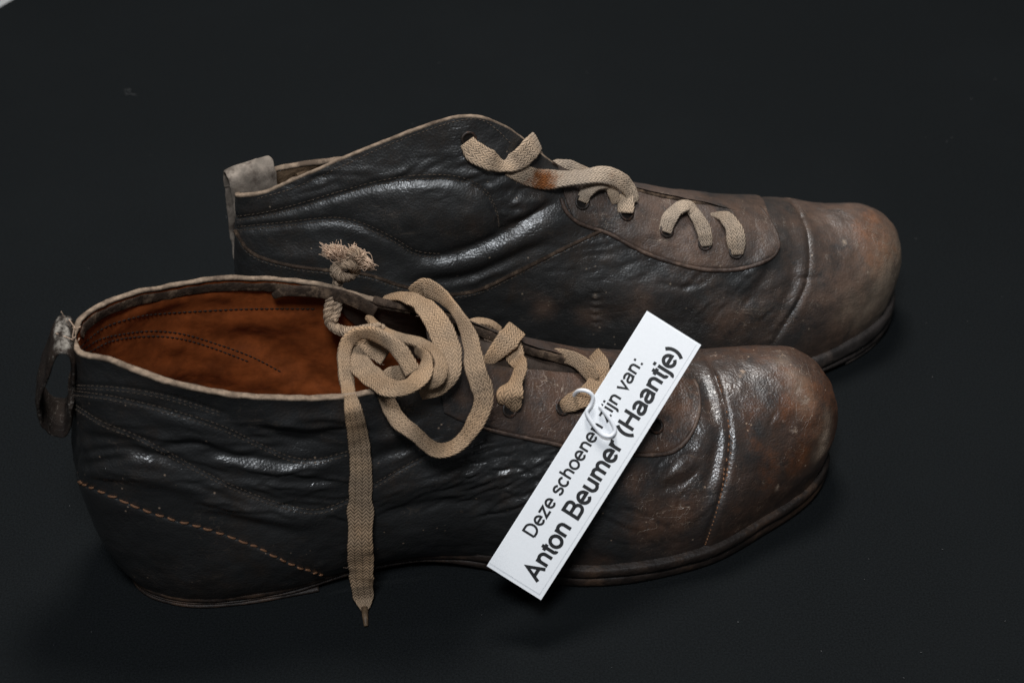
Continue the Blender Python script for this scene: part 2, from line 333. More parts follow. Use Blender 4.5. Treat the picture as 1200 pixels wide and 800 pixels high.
    def relief(s, px, amp, sig, taper=True, attr=None, av=0.0):
        """ridge (amp>0) or groove (amp<0), in mm, along a curve drawn on the sheet"""
        q = s.curve(px, max(12, int(6 + 0.35 * np.linalg.norm(np.diff(np.asarray(px, float), axis=0), axis=1).sum())))
        if len(q) < 2: return
        C = np.array([a[0] for a in q]); sg = sig / 1000
        for h, m, d, idx in s.near_curve(C, 3 * sg):
            t = idx / (len(C) - 1); f = np.exp(-(d / sg) ** 2 / 2)
            if taper: f = f * np.sqrt(np.clip(np.sin(np.pi * np.clip(t, 0.01, 0.99)), 0, 1))
            s.disp[h][m] += amp / 1000 * f
            if attr: s.att[attr][h][m] = np.maximum(s.att[attr][h][m], av * f)
    def step(s, px, amp, fall, side=1, soft=0.5):
        """edge of an overlapping panel: raised on one side of the curve, fading over fall mm"""
        q = s.curve(px, 160); C = np.array([a[0] for a in q]); Nn = np.array([a[1] for a in q]); T = unit(np.gradient(C, axis=0)); S = unit(np.cross(Nn, T)) * side
        for h, m, d, idx in s.near_curve(C, 3.0 * fall / 1000):
            sd = ((s.base[h][m] - C[idx]) * S[idx]).sum(1) * 1000; end = (idx > 0) & (idx < len(C) - 1)
            s.disp[h][m] += np.where(end, amp / 1000 * sstep(-soft, soft, sd) * np.exp(-np.clip(sd, 0, None) / fall), 0)
    def blob(s, px, py, rad, attr=None, av=1.0, amp=0.0, stretch=None):
        q = s.hit(px, py)
        if q is None: return
        for h in (0, 1):
            d2 = ((s.base[h] - q[0]) ** 2).sum(2) / (rad / 1000) ** 2; f = np.exp(-d2)
            if attr: s.att[attr][h] = np.maximum(s.att[attr][h], av * f)
            if amp: s.disp[h] += amp / 1000 * f
    def creases(s, box, ang, count, length, amp, sig, seed, curl=0.25):
        """bundle of small parallel creases in a pixel box"""
        r = random.Random(seed)
        for _ in range(count):
            x = r.uniform(box[0], box[2]); y = r.uniform(box[1], box[3]); L = length * r.uniform(0.5, 1.4); a_ = R(ang + r.gauss(0, 9)); pts = []
            k = r.uniform(-curl, curl)
            for t in (-0.5, -0.25, 0, 0.25, 0.5):
                pts.append((x + L*t*math.cos(a_) - k*L*(t*t)*math.sin(a_) + r.gauss(0, 1.2), y + L*t*math.sin(a_) + k*L*(t*t)*math.cos(a_) + r.gauss(0, 1.2)))
            am = amp * r.uniform(0.5, 1.3)
            s.relief(pts, -am, sig * r.uniform(0.7, 1.2)); s.relief([(p[0] + 0.5, p[1] - 4.2 * sig) for p in pts], am * 0.6, sig * 1.4)
    def finish(s, nscale=((55, 0.0005), (160, 0.00022))):
        for h in (0, 1):
            for sc, am in nscale:
                s.disp[h] += am * nz(s.base[h], sc, 3)
        K0 = s.i0
        for i in range(K0, NS): m = (s.disp[0][i, -1] + s.disp[1][i, -1]) / 2; s.disp[0][i, -1] = m; s.disp[1][i, -1] = m
        for c in (0, NS - 1): m = (s.disp[0][c] + s.disp[1][c]) / 2; s.disp[0][c] = m; s.disp[1][c] = m
        s.half = [s.base[h] + s.N[h] * s.disp[h][..., None] for h in (0, 1)]
        s.N = [s.normals(h) for h in (0, 1)]
        for i in range(K0, NS):
            m = unit((s.N[0][i, -1] + s.N[1][i, -1])[None])[0]; s.N[0][i, -1] = m; s.N[1][i, -1] = m
        for col in (0, NS - 1):
            m = unit(s.N[0][col] + s.N[1][col]); s.N[0][col] = m; s.N[1][col] = m
        s.dbvh = s.make_bvh(s.half)
    # parts ---------------------------------------------------
    def weld_sheet(s, name, mat, Ps, parent, attrs=None, flip=False):
        V = np.concatenate([p.reshape(-1, 3) for p in Ps]); n, m = Ps[0].shape[:2]
        F = np.concatenate([gridfaces(n, m, 0, flip), gridfaces(n, m, n * m, not flip)])
        key = np.round(V * 2e5).astype(np.int64); _, first, inv = np.unique(key, axis=0, return_index=True, return_inverse=True); inv = inv.ravel()
        F2 = []
        for f in inv[F]:
            g = [f[k] for k in range(4) if f[k] != f[k - 1]]
            if len(g) > 2: F2.append(g)
        at = {k: np.concatenate([a_.ravel() for a_ in v])[first] for k, v in (attrs or {}).items()}
        return mk(name, V[first], F2, mat, parent, attrs=at)
    def patch(s, name, mat, sv, th, parent, both=True, lip=2, label=None, wear=0.0):
        """overlay piece: sv(h) -> S,V grids (rows from the edge inwards); lifted th mm, its edge rolled down to the sheet"""
        Ps = []; at = {k: [] for k in s.att}
        for h in ((0, 1) if both else (0,)):
            S, Vv = sv(h); P = s.samp(h, S, Vv); N = unit(s.samp(h, S, Vv, s.N))
            off = np.full(S.shape, th / 1000); off[0] = -0.0002; off[1] = th * 0.55 / 1000 if lip > 1 else off[1]
            Ps.append(P + N * off[..., None])
            for k in s.att: at[k].append(s.samp(h, S, Vv, s.att[k]) + (wear if k == 'wear' else 0))
        if not both:
            n, m = Ps[0].shape[:2]
            return mk(name, Ps[0], gridfaces(n, m), mat, parent, attrs={k: v[0] for k, v in at.items()})
        return s.weld_sheet(name, mat, Ps, parent, at)
    def lay(s, px, bvh=None): return s.curve(px, 220, bvh or s.dbvh)
    def stitch_run(s, bag, px, pitch, length, rad, lift=0.1, bvh=None, jitter=0.15):
        q = s.lay(px, bvh)
        if len(q) < 3: return
        C = np.array([a_[0] for a_ in q]); Nn = unit(np.array([a_[1] for a_ in q])); d = np.r_[0, np.cumsum(np.linalg.norm(np.diff(C, axis=0), axis=1))] * 1000
        for x in np.arange(pitch / 2, d[-1], pitch):
            x += random.gauss(0, jitter * pitch * 0.4); pts = []
            for t in (-0.5, 0.0, 0.5):
                y = np.clip(x + t * length, 0, d[-1]); p = np.array([np.interp(y, d, C[:, k]) for k in range(3)]); nn = np.array([np.interp(y, d, Nn[:, k]) for k in range(3)])
                pts.append(p + nn * (lift + (0.5 * rad if t == 0 else -0.5 * rad)) / 1000)
            if np.linalg.norm(pts[2] - pts[0]) < 1e-4: continue
            bag.add(*tube(np.array(pts), np.array([0.6, 1.0, 0.6]) * rad / 1000, 6))
    def at(s, px, py, spec):
        """pixel on the sheet ('s', lift mm towards the camera), at a height ('z') or in a lengthwise plane ('n')"""
        k, v = spec; d = ray(px, py)
        if k == 's':
            q = s.hit(px, py, s.topbvh)
            if q is not None: return q[0] + (q[1] * 0.7 - d * 0.5) * v / 1000
            k, v = 'z', 60
        if k == 'z': return unz(px, py, v / 1000)
        return CAM + d * (((s.o + v / 1000 * s.n - CAM) @ s.n) / (d @ s.n))
    def strand(s, bag, pts, th=1.5, step=0.0006, ripple=0.0):
        """pts: (px, py, depth spec, width mm, turn deg)"""
        P = np.array([s.at(p[0], p[1], p[2]) for p in pts]); W = np.array([p[3] for p in pts]); A = np.array([p[4] for p in pts], float)
        d = np.r_[0, np.cumsum(np.linalg.norm(np.diff(P, axis=0), axis=1))]; n = max(8, int(d[-1] / step)); x = np.linspace(0, d[-1], n)
        C = cat_eval(P, d, x); wd = np.interp(x, d, W) / 2000; an = np.radians(cat_eval(A, d, x) + 12 * nz(C, 90, 2))
        T = unit(np.gradient(C, axis=0)); vd = unit(CAM - C); S = unit(np.cross(T, vd)); Up = unit(np.cross(S, T))
        Wv = (S * np.cos(an)[:, None] + Up * np.sin(an)[:, None]) * wd[:, None]
        C = C + Up * (nz(C, 260, 2) * 0.0003)[:, None]; Wv = Wv * (1 + 0.15 * nz(C, 150, 3))[:, None]
        bag.add(*ribbon(C, Wv, th / 1000, 18))
        for k in range(0, n, 9):                                 # loose fibres
            if random.random() < 0.55:
                e = C[k] + Wv[k] * random.choice((-1, 1)) * random.uniform(0.7, 1.0); dv = unit((S[k] * random.gauss(0, 1) + T[k] * random.gauss(0, 1) + Up[k] * abs(random.gauss(0, 0.7)))[None])[0]
                dv2 = dv + 0.5 * rng.normal(size=3); Lh = random.uniform(0.0006, 0.0017)
                s.fuzz.add(*tube(np.array([e, e + dv * Lh * 0.5, e + dv2 * Lh * 0.9]), 0.00004, 3))

#        Bx   Bn  Bz  ang  ob  ub   Tx   Tn   Tz   ot  ut
FN = [ ( 6,   0, 5.5, 180, 24, 34,   2,   0, 116,  2, -30),
       ( 9,  16, 5.5, 145, 19, 34,   6,  11, 118,  3, -30),
       (20,  26, 5.5, 115, 11, 34,  17,  18, 119,  5, -30),
       (38,  31, 5.5,  95, 13, 30,  38,  26, 112, -2, -28),
       (64,  31, 6,  90, 15, 28,  62,  29, 105, -3, -28),
       (92,  28, 8,  90, 16, 26,  91,  28,  99, -2, -26),
       (115, 27, 9.5,  90, 16, 26, 111,  25,  98,  3, -24),
       (140, 31, 10,  90,  9, 28, 136,  14,  95, 16, -12),
       (165, 39, 10,  90,  6, 27, 162,   7,  83, 20,  -6),
       (188, 44,  9,  90,  4, 26, 186,   3,  73, 22,  -3),
       (210, 44,  9,  85,  4, 25, 212,  -3,  64, 24,  -1),
       (232, 40,  9,  75,  5, 24, 231,  -4,  59, 24, 0),
       (254, 30,  9,  60,  6, 25, 248,  -5,  58.5, 22,   0),
       (276, 18, 10,  40,  8, 30, 259,  -6,  58.5, 24,   0),
       (287,  5, 11,  15,  9, 31, 262,  -6,  58.5, 24,   0),
       (289, -6, 11,   0,  9, 31, 263,  -6,  58.5, 24,   0)]
FF = [ ( 6,   0, 5.5, 180, 24, 34,   2,   0, 116,  2, -30),
       ( 9,  16, 5.5, 145, 19, 34,   6,  11, 117,  3, -30),
       (20,  26, 5.5, 115,  9, 34,  17,  21, 116,  5, -30),
       (38,  31, 5.5,  95,  7, 34,  38,  30, 112,  6, -28),
       (64,  31, 6,  90,  7, 32,  62,  33, 110,  4, -26),
       (92,  26, 8,  90,  8, 30,  91,  31, 104,  4, -24),
       (115, 26, 9.5,  90, 10, 30, 112,  22, 101, 10, -20),
       (140, 32, 10,  90,  9, 28, 134,  12,  99, 16, -12),
       (165, 40, 10,  90,  6, 27, 160,   4,  88, 20,  -6),
       (188, 44,  9,  90,  4, 26, 186,   0,  77, 22,  -3),
       (212, 45,  9,  88,  4, 25, 212,   3,  64, 24,  -1),
       (236, 43,  9,  80,  5, 24, 231,   4,  59, 24, 0),
       (258, 37,  9,  70,  6, 25, 248,   5,  58.5, 24,   0),
       (280, 28, 10,  45,  8, 30, 259,   6,  58.5, 25,   0),
       (287, 16, 11,  20,  9, 31, 262,   6,  58.5, 24,   0),
       (289,  6, 11,   0,  9, 31, 263,   6,  58.5, 24,   0)]
# rear boot (a left one): its near side is the inner side
RN = [ ( 6,   0, 5.5, 180, 16, 34,   1,   3, 100,  2, -26),
       ( 9,  16, 5.5, 145, 12, 34,   3,   9, 103,  4, -28),
       (20,  26, 5.5, 115,  9, 34,  14,  12, 106,  6, -30),
       (38,  31, 5.5,  95,  7, 34,  38,  13, 117, 10, -32),
       (64,  31, 6,  90,  7, 32,  64,  13, 127, 12, -36),
       (92,  27, 8,  90,  8, 30,  91,  13, 135, 13, -36),
       (115, 26, 9.5,  90, 10, 30, 110,  12, 128, 14, -28),
       (140, 32, 10,  90,  9, 28, 133,   9, 104, 18, -14),
       (165, 40, 10,  90,  6, 27, 162,   9,  89, 20,  -5),
       (188, 44,  9,  90,  4, 26, 186,   9,  80, 22,  -3),
       (212, 44,  9,  88,  4, 25, 208,   8,  73, 24,  -1),
       (236, 39, 11,  80,  5, 22, 229,   3,  66, 24,   0),
       (258, 31, 13,  65,  6, 24, 246,  -2,  58, 24,   0),
       (275, 20, 14,  45,  7, 26, 256,  -4,  57.5, 25,   0),
       (284,  8, 15,  20,  8, 27, 259,  -5,  57.5, 24,   0),
       (287, -5, 15,   0,  8, 27, 260,  -5,  57.5, 24,   0)]
RF = [ ( 6,   0, 5.5, 180, 16, 34,   1,  -3, 100,  2, -26),
       ( 9,  16, 5.5, 145, 12, 34,   6,   8, 100,  4, -28),
       (20,  26, 5.5, 115,  9, 34,  18,  11, 101,  8, -30),
       (38,  31, 5.5,  95,  7, 34,  40,   9, 105, 12, -32),
       (64,  31, 6,  90,  7, 32,  64,   3, 110, 14, -34),
       (92,  27, 8,  90,  8, 30,  90,  -3, 122, 14, -34),
       (115, 26, 9.5,  90, 10, 30, 108,  -4, 118, 16, -26),
       (140, 32, 10,  90,  9, 28, 132,  -3, 101, 20, -14),
       (165, 40, 10,  90,  6, 27, 162,  -5,  88, 20,  -5),
       (188, 45,  9,  90,  4, 26, 186,  -6,  80, 22,  -3),
       (210, 46,  9,  85,  4, 25, 208,  -8,  73, 24,  -1),
       (234, 43, 11,  75,  5, 22, 229,  -3,  66, 24,   0),
       (256, 33, 13,  60,  6, 24, 246,   2,  58, 22,   0),
       (275, 21, 14,  40,  7, 26, 256,   4,  57.5, 24,   0),
       (284, 12, 15,  15,  8, 27, 259,   5,  57.5, 24,   0),
       (287,  5, 15,   0,  8, 27, 260,   5,  57.5, 24,   0)]
GRP = 'old leather lace-up boots lying on the black cloth'
FB = Boot('leather_boot', 'nearer worn black leather lace-up boot with open orange-brown lining and white paper tag', (-0.157, -0.1285), 9.7, FN, FF, 10, GRP)
RB = Boot('leather_boot', 'farther worn black leather lace-up boot lying behind, with closed collar and no tag', (-0.113, -0.02), 8.0, RN, RF, 10, GRP)
# ------------------------------------------------------------------ relief and wear, drawn on the real sheets
f = FB
PANEL = [(86,475),(120,496),(160,512),(200,533),(240,555),(290,578),(330,592),(370,599),(405,588),(440,568),(480,545),(520,525),(546,508)]
ROW1 = [(86,451),(130,453),(163,457),(197,464),(230,474),(262,484)]
ROW2 = [(86,460),(130,466),(175,476),(210,485),(260,501),(307,523),(340,537),(370,540),(407,531)]
COUNTER = [(92,564),(130,580),(165,595),(200,607),(240,618),(280,632),(320,650),(360,668),(405,683)]
CAP = [(822,655),(834,610),(850,560),(855,520),(852,490),(842,450),(828,413)]
f.step(PANEL, 0.5, 14, -1); f.step(ROW2, 0.35, 10, -1)
for c in (PANEL, ROW1, ROW2): f.relief(c, -0.45, 0.8, False)
for pts, a_, sg in (([(190,516),(225,509),(262,519),(300,528)], 0.9, 2.2), ([(185,524),(230,519),(270,530)], -0.7, 1.4), ([(240,537),(290,545),(340,552),(392,545)], 1.0, 2.0),
                    ([(235,530),(290,536),(345,543)], -0.7, 1.3), ([(225,583),(270,592),(320,606),(372,608)], 1.1, 3.2), ([(240,600),(300,612),(350,622)], -0.6, 2.2),
                    ([(92,546),(130,537),(175,534),(225,548)], -1.1, 1.5), ([(92,532),(130,527),(170,528)], -1.0, 1.3), ([(98,538),(140,533),(185,541)], 0.8, 2.2), ([(90,512),(130,515),(170,523)], -0.8, 2.0),
                    ([(92,555),(140,553),(190,562),(250,575)], 0.9, 2.6), ([(180,487),(230,494),(280,508)], 0.8, 3), ([(250,565),(300,567),(350,573),(400,566)], 0.7, 1.8),
                    ([(290,480),(330,492),(380,492),(430,480)], 0.9, 3.2), ([(300,505),(350,515),(400,508)], -0.9, 2.5), ([(430,520),(470,508),(500,498)], 0.9, 2.2), ([(420,545),(470,528),(520,512)], -0.7, 1.6),
                    ([(440,590),(480,572),(530,560),(600,560)], 0.7, 3.0), ([(450,605),(510,590),(580,590)], -0.6, 2.0), ([(650,600),(665,630),(690,665),(725,668)], -0.5, 1.0), ([(690,560),(700,600),(716,640)], -0.6, 2.4),
                    ([(776,560),(800,548),(822,520),(832,490)], 1.0, 3.0), ([(770,575),(798,565),(818,548)], -0.8, 1.6), ([(800,540),(812,533),(822,540)], -0.6, 1.2), ([(843,500),(838,540),(828,575)], -0.9, 1.6),
                    ([(822,440),(834,470),(838,500)], -1.2, 2.6)):
    f.relief(pts, a_ * (1.85 if max(p[0] for p in pts) < 610 else 1.2), sg)
f.creases((110,500,240,575), 12, 11, 60, 0.45, 0.7, 1); f.creases((240,545,405,612), 6, 26, 60, 0.48, 0.7, 2)
f.creases((540,515,660,605), -18, 49, 44, 0.62, 0.65, 3); f.creases((555,520,640,600), 62, 15, 30, 0.35, 0.6, 4); f.creases((440,500,560,600), -25, 18, 60, 0.40, 0.8, 5)
f.creases((280,480,410,530), 8, 13, 70, 0.56, 1.1, 6); f.creases((770,530,840,600), -50, 11, 30, 0.40, 0.7, 7); f.creases((690,590,800,670), 20, 13, 50, 0.32, 0.8, 8)
f.relief([(853,487),(875,497),(903,518)], -0.8, 0.55); f.relief([(853,485),(875,495),(905,516)], 0.25, 0.5, attr='scuff', av=0.4); f.relief([(898,505),(905,490),(910,482)], -0.4, 0.4)
for h in (0, 1):                                               # dye worn off towards the toe
    q = f.loc(f.base[h]); x, n_, z = q[..., 0], q[..., 1], q[..., 2]
    f.att['wear'][h] = np.maximum(f.att['wear'][h], 0.16 * sstep(130, 190, x) + 0.32 * sstep(205, 258, x) + 0.1 * sstep(25, 8, z) * sstep(130, 180, x))
    f.att['rustw'][h] = np.maximum(f.att['rustw'][h], 0.75 * sstep(262, 292, x - 0.15 * np.abs(z - 32)) * sstep(66, 44, z) )
    f.att['rustw'][h] = np.maximum(f.att['rustw'][h], 0.36 * sstep(0, -22, n_) * sstep(225, 260, x) * sstep(62, 50, z))
for px, py, r_, av in ((870,436,2.0,.8),(866,441,1.5,.8),(903,420,3,.35),(915,440,3.5,.42),(922,455,4,.6),(936,458,3.5,.68),(944,470,3,.72),(905,462,3,.55),(884,478,4,.5),(912,492,3,.55),(930,505,2.4,.72),(925,510,1.6,.8),(893,563,1.8,.72),(909,570,1.9,.72),(941,561,1.6,.75),(966,512,4.0,1.0),(962,526,4.0,.95),(975,498,2.4,.8),(852,405,3,.45),(838,408,2.5,.4),(900,485,2.2,.6),(540,597,2,.5),(960,440,2.5,.5)):
    f.blob(px, py, r_ * 1.35, 'scuff', av * 0.8, -0.14)
for px, py, r_ in ((955,500,10),(948,475,10),(935,535,10),(950,455,9),(905,540,10),(925,475,9),(925,440,9),(905,425,8),(880,412,8),(850,408,7),(900,565,7),(880,475,6),(885,520,6)): f.blob(px, py, r_, 'rustw', 0.66 if px > 920 else 0.42)
for px, py, r_ in ((900,520,10),(870,490,8),(800,600,12),(760,610,14),(860,600,8),(700,660,10),(660,690,8),(740,560,10),(790,470,8)): f.blob(px, py, r_, 'wear', 0.5)
for c_, k_ in ((CAP, -0.5),): f.relief(c_, k_, 0.8, False); f.relief([(p[0] - 7, p[1]) for p in c_], 0.5, 1.6)
f.relief([(95,520),(90,540),(93,560)], -0.8, 1.0)

for px, py, r_, av in ((966,510,5.5,1.0),(962,526,5,1.0),(968,494,4.5,.8),(938,452,5,.45),(928,440,4,.4),(915,425,4,.35),(945,470,5,.4)): f.blob(px, py, r_, 'pale', av)
r = RB
RUP = [(277,256),(310,251),(350,241),(400,226),(450,213),(500,207),(540,210),(568,224),(582,248),(585,266)]
RLO = [(278,268),(330,263),(390,257),(420,262),(460,280),(488,296),(520,300)]
RPIPE = [(276,271),(293,295),(330,309),(385,317),(430,322),(470,335),(520,345),(560,340),(610,317),(660,292),(706,270)]
RCAP = [(905,402),(925,372),(944,335),(949,295),(943,262),(928,234)]
off2 = lambda c, dx, dy: [(p[0] + dx, p[1] + dy) for p in c]
r.step(RUP, 0.6, 10, 1); r.relief(RUP, -1.1, 1.3, False); r.relief(RLO, -1.0, 1.3, False); r.relief([(330,258),(400,237),(450,224),(500,218),(538,221),(560,233),(572,250),(574,266)], 0.75, 3.2); r.relief([(300,272),(350,268),(395,266),(430,276),(470,297)], 0.5, 3.0); r.step(RPIPE, 0.9, 12, -1)
r.blob(515, 250, 20, None, amp=3.0); r.blob(470, 250, 14, None, amp=2.2); r.blob(560, 248, 10, None, amp=1.8); r.blob(400, 285, 14, None, amp=0.9)
for pts, a_, sg in (([(470,318),(520,312),(560,305),(607,285),(660,258),(690,250)], 1.35, 3.8), ([(480,331),(545,325),(600,302),(650,280)], -1.3, 2.2), ([(500,302),(545,292),(600,268),(645,240)], -1.5, 2.0),
                    ([(585,250),(610,248),(640,238)], 0.9, 2.0), ([(590,232),(612,236),(640,232)], 0.8, 1.6), ([(588,225),(610,222),(632,224)], -0.7, 1.2), ([(590,262),(615,256),(650,236)], -0.8, 1.2),
                    ([(520,335),(560,328),(600,312)], 0.8, 1.6), ([(560,332),(585,322)], -0.5, 1), ([(570,218),(600,210)], 0.8, 1.6), ([(300,290),(350,300),(400,303)], 0.7, 4),
                    ([(880,330),(900,300),(915,280)], 1.1, 3.5), ([(875,350),(895,325),(905,300)], -0.8, 2.2), ([(850,345),(880,350),(905,345)], -0.6, 2.5), ([(922,300),(930,330),(915,365)], -0.7, 2.0),
                    ([(640,330),(720,335),(800,342),(860,350)], 0.9, 6), ([(650,370),(740,380),(830,385)], -0.5, 5), ([(770,330),(800,336),(830,330)], -0.4, 0.9), ([(935,325),(960,327)], -0.4, .7)):
    r.relief(pts, a_ * 1.5, sg)
r.creases((470,175,560,205), -20, 10, 40, 0.49, 0.9, 11); r.creases((330,200,470,225), -15, 13, 40, 0.35, 0.8, 12); r.creases((590,220,650,250), -30, 10, 36, 0.56, 0.8, 13)
r.creases((500,205,575,230), -10, 10, 30, 0.42, 0.8, 14); r.creases((640,280,760,330), -15, 11, 50, 0.28, 0.9, 15); r.creases((800,320,920,390), -40, 15, 40, 0.35, 0.9, 16)
for i in range(5): r.relief([(693, 341 + i * 9), (699, 344 + i * 9), (704, 341 + i * 9)], -0.7, 0.5)
r.relief(RCAP, -0.6, 0.9, False); r.relief([(p[0] - 7, p[1]) for p in RCAP], 0.6, 2.0)
r.relief([(699,338),(697,360),(696,386)], 0.5, 1.0)
for h in (0, 1):
    q = r.loc(r.base[h]); x, n_, z = q[..., 0], q[..., 1], q[..., 2]
    r.att['wear'][h] = np.maximum(r.att['wear'][h], 0.22 * sstep(120, 180, x) + 0.46 * sstep(218, 255, x))
    r.att['rustw'][h] = np.maximum(r.att['rustw'][h], 0.5 * sstep(268, 292, x) * sstep(64, 50, z) * sstep(22, 0, n_))
    r.att['pale'][h] = np.maximum(r.att['pale'][h], 0.85 * sstep(254, 280, x) * sstep(-14, 8, n_) * sstep(58, 34, z) * sstep(10, 18, z))
for px, py, r_, av in ((1040,345,4,.5),(1046,325,4,.6),(1020,350,5,.45),(1050,305,4,.5),(990,285,2,.7),(1003,285,1.6,.7),(982,300,2.4,.6),(967,300,1.6,.6),(1003,240,4,.5),(985,240,3,.5),(960,350,1.6,.55),(1010,320,5,.42),(840,310,3,.4),(697,345,1.5,.7)):
    r.blob(px, py, r_ * 1.4, 'scuff', av * 0.92, -0.1)
for px, py, r_, av in ((1032,350,10,.95),(1014,366,9,.8),(1046,325,9,.8),(1048,300,6,.5),(1000,360,8,.5)): r.blob(px, py, r_, 'pale', av)
for px, py, r_ in ((1035,285,11),(1045,300,9),(1030,310,9),(1010,270,9),(1020,255,7)): r.blob(px, py, r_, 'rustw', 0.62)
for px, py, r_ in ((760,350,14),(690,370,10),(850,370,14),(800,290,14),(930,380,8),(970,330,12),(640,360,8)): r.blob(px, py, r_, 'wear', 0.48)
for bt, mat in ((FB, M['boot_front']), (RB, M['boot_rear'])):
    bt.finish()
    bt.weld_sheet('upper', mat, bt.half, bt.root, bt.att)
    bt.topbvh = bt.dbvh
def slab(bt, name, mat, i0, i1, out, ztop, zbot, seed=0, fill=True, bulge=0.4):
    """sole layer following the feather edge; out/ztop/zbot are functions of local x (mm)"""
    s_ = np.linspace(i0, i1, 150); rows = []
    for h in (0, 1):
        P = bt.loc(bt.samp(h, s_, np.zeros(150), bt.base)); T = np.gradient(P[:, :2], axis=0); O = unit(np.stack([T[:, 1], -T[:, 0]], 1))
        sgn = 1 if h == 0 else -1; O = -O * sgn
        if (O * (P[:, :2] - np.array([150, 0]))).sum() < 0: O = -O
        if i0 == 0: O[0] = (-1, 0)
        if i1 == 1: O[-1] = (1, 0)
        x = P[:, 0]; wob = np.array([noise.noise(Vector((q * 0.07, seed + h * 9.1, 0))) for q in x]) * 0.5
        o_ = out(x) + wob; zt, zb = ztop(x, P[:, 2]), zbot(x)
        prof = []
        for oo, fz in ((-7, 1.0), (-0.5, 1.0), (0, 0.93), (bulge, 0.7), (bulge, 0.35), (0, 0.07), (-0.6, 0.0), (-7, 0.0)):
            prof.append(np.stack([P[:, 0] + O[:, 0] * (o_ + oo), P[:, 1] + O[:, 1] * (o_ + oo), zb + (zt - zb) * fz], 1))
        rows.append(np.stack(prof, 1))
    n, m = rows[0].shape[:2]; V = np.concatenate([bt.wor(q).reshape(-1, 3) for q in rows]); F = [tuple(q) for q in gridfaces(n, m)] + [tuple(q) for q in gridfaces(n, m, n * m, True)]
    if fill:
        for i in range(n - 1):
            for k, fl in ((m - 1, 0), (0, 1)):
                q = (i*m + k, (i+1)*m + k, n*m + (i+1)*m + k, n*m + i*m + k); F.append(q[::-1] if fl else q)
    if i0 > 0: F.append(tuple(range(m - 1, -1, -1)) + tuple(n*m + k for k in range(m)))
    if i1 < 1:                                                   # end wall
        e = (n - 1) * m; F.append(tuple(e + k for k in range(m)) + tuple(n*m + e + k for k in range(m - 1, -1, -1)))
    return mk(name, V, F, mat, bt.root)
fore = lambda x: -1.0 + 1.4 * sstep(95, 70, x) + 4.0 * sstep(125, 180, x)
def soles(bt, bar):
    sm = M['sole_grey'] if bar else M['sole']
    toe = 2.4 if bar else 1.5
    wb = lambda x: np.interp(x, [0, 62, 92, 120, 160], [3.2, 3.2, 5.2, 6.4, 5.6]) + toe * sstep(230, 285, x)
    arch = lambda x: np.interp(x, [0, 70, 95, 122, 152], [1.9, 1.9, 3.4, 4.4, 0.2]) + 2.2 * sstep(262, 292, x)
    if bar:
        slab(bt, 'toe_plate', sm, 0.80, 1, lambda x: fore(x) - 1.2, lambda x, z: 2.6 + 0 * x, lambda x: 0.2 + 1.6 * sstep(265, 292, x), 6.1)
        arch0 = arch; arch = lambda x: np.maximum(arch0(x), 2.9 * sstep(150, 175, x) + 0.3)
    slab(bt, 'welt', sm, 0, 1, fore, lambda x, z: z + 0.4 + 0.8 * sstep(125, 160, x), wb, 1.3, False)
    slab(bt, 'outsole', sm, 0, 1, lambda x: fore(x) - 0.5, lambda x, z: wb(x) - 0.3, arch, 2.7)
    slab(bt, 'heel_lift', sm, 0, 0.30, lambda x: 0.3 + 0 * x, lambda x, z: 1.75 + 0 * x, lambda x: 0 * x + 0.1, 4.1)

def line_v(bt, px, key='s', n=120):
    """curve drawn on the near sheet as v(s) or s(v)"""
    q = [c for c in bt.curve(px, n) if c[2] == 0]; sv = np.array([(c[3], c[4]) for c in q]); k = 0 if key == 's' else 1
    o = np.argsort(sv[:, k]); return sv[o, k], sv[o, 1 - k]

def common(bt, lining_mat, mat, cap_px, throat, cap_th=0.8, folds=()):
    soles(bt, bt is RB)
    i1 = int(throat * NS)
    # lining: inner skin, open as far as the throat
    Ps = []
    for h in (0, 1):
        P = bt.half[h][:i1] - bt.N[h][:i1] * 0.0026
        Ps.append(P[:, 6:])
    lb0 = BVHTree.FromPolygons(np.concatenate([p.reshape(-1, 3) for p in Ps]).tolist(), np.concatenate([gridfaces(i1, NV - 6), gridfaces(i1, NV - 6, i1 * (NV - 6))])) if folds else None
    for pts, am, sg in folds:
        d_ = [lb0.ray_cast(Vector(CAM), Vector(ray(*p))) for p in catmull(pts, 30)]
        C_ = np.array([np.array(x[0]) for x in d_ if x[0] is not None])
        for h in (0, 1):
            dd = np.min([((Ps[h] - c_) ** 2).sum(2) for c_ in C_], axis=0); Ps[h] -= bt.N[h][:i1, 6:] * (am / 1000 * np.exp(-dd / (2 * (sg / 1000) ** 2)))[..., None]
    bt.lin = Ps; bt.lbvh = BVHTree.FromPolygons(np.concatenate([p.reshape(-1, 3) for p in Ps]).tolist(), np.concatenate([gridfaces(i1, NV - 6), gridfaces(i1, NV - 6, i1 * (NV - 6))]))
    bt.weld_sheet('lining', lining_mat, Ps, bt.root)
    ins = []
    for h in (0, 1): ip = bt.loc(bt.samp(h, np.linspace(0, 1, 80), np.full(80, 0.05), bt.base)); ip[:, 1] *= 0.84; ip[:, 0] = 150 + (ip[:, 0] - 150) * 0.965; ins.append(bt.wor(ip))
    V = np.concatenate(ins); mk('insole', V, [(i, i + 1, 80 + i + 1, 80 + i) for i in range(79)], lining_mat, bt.root)
    # toe cap
    v_, s_ = line_v(bt, cap_px, 'v')
    def sv(h):
        vv = np.linspace(0, 1, 90); se = np.interp(vv, v_, s_); t = np.r_[0, 0.010, np.linspace(0.024, 1, 90)]
        return se[None, :] + (1 - se[None, :]) * t[:, None], np.broadcast_to(vv[None, :], (92, 90)).copy()
    bt.patch('toe_cap', mat, sv, cap_th, bt.root)
    bt.capline = (v_, s_)

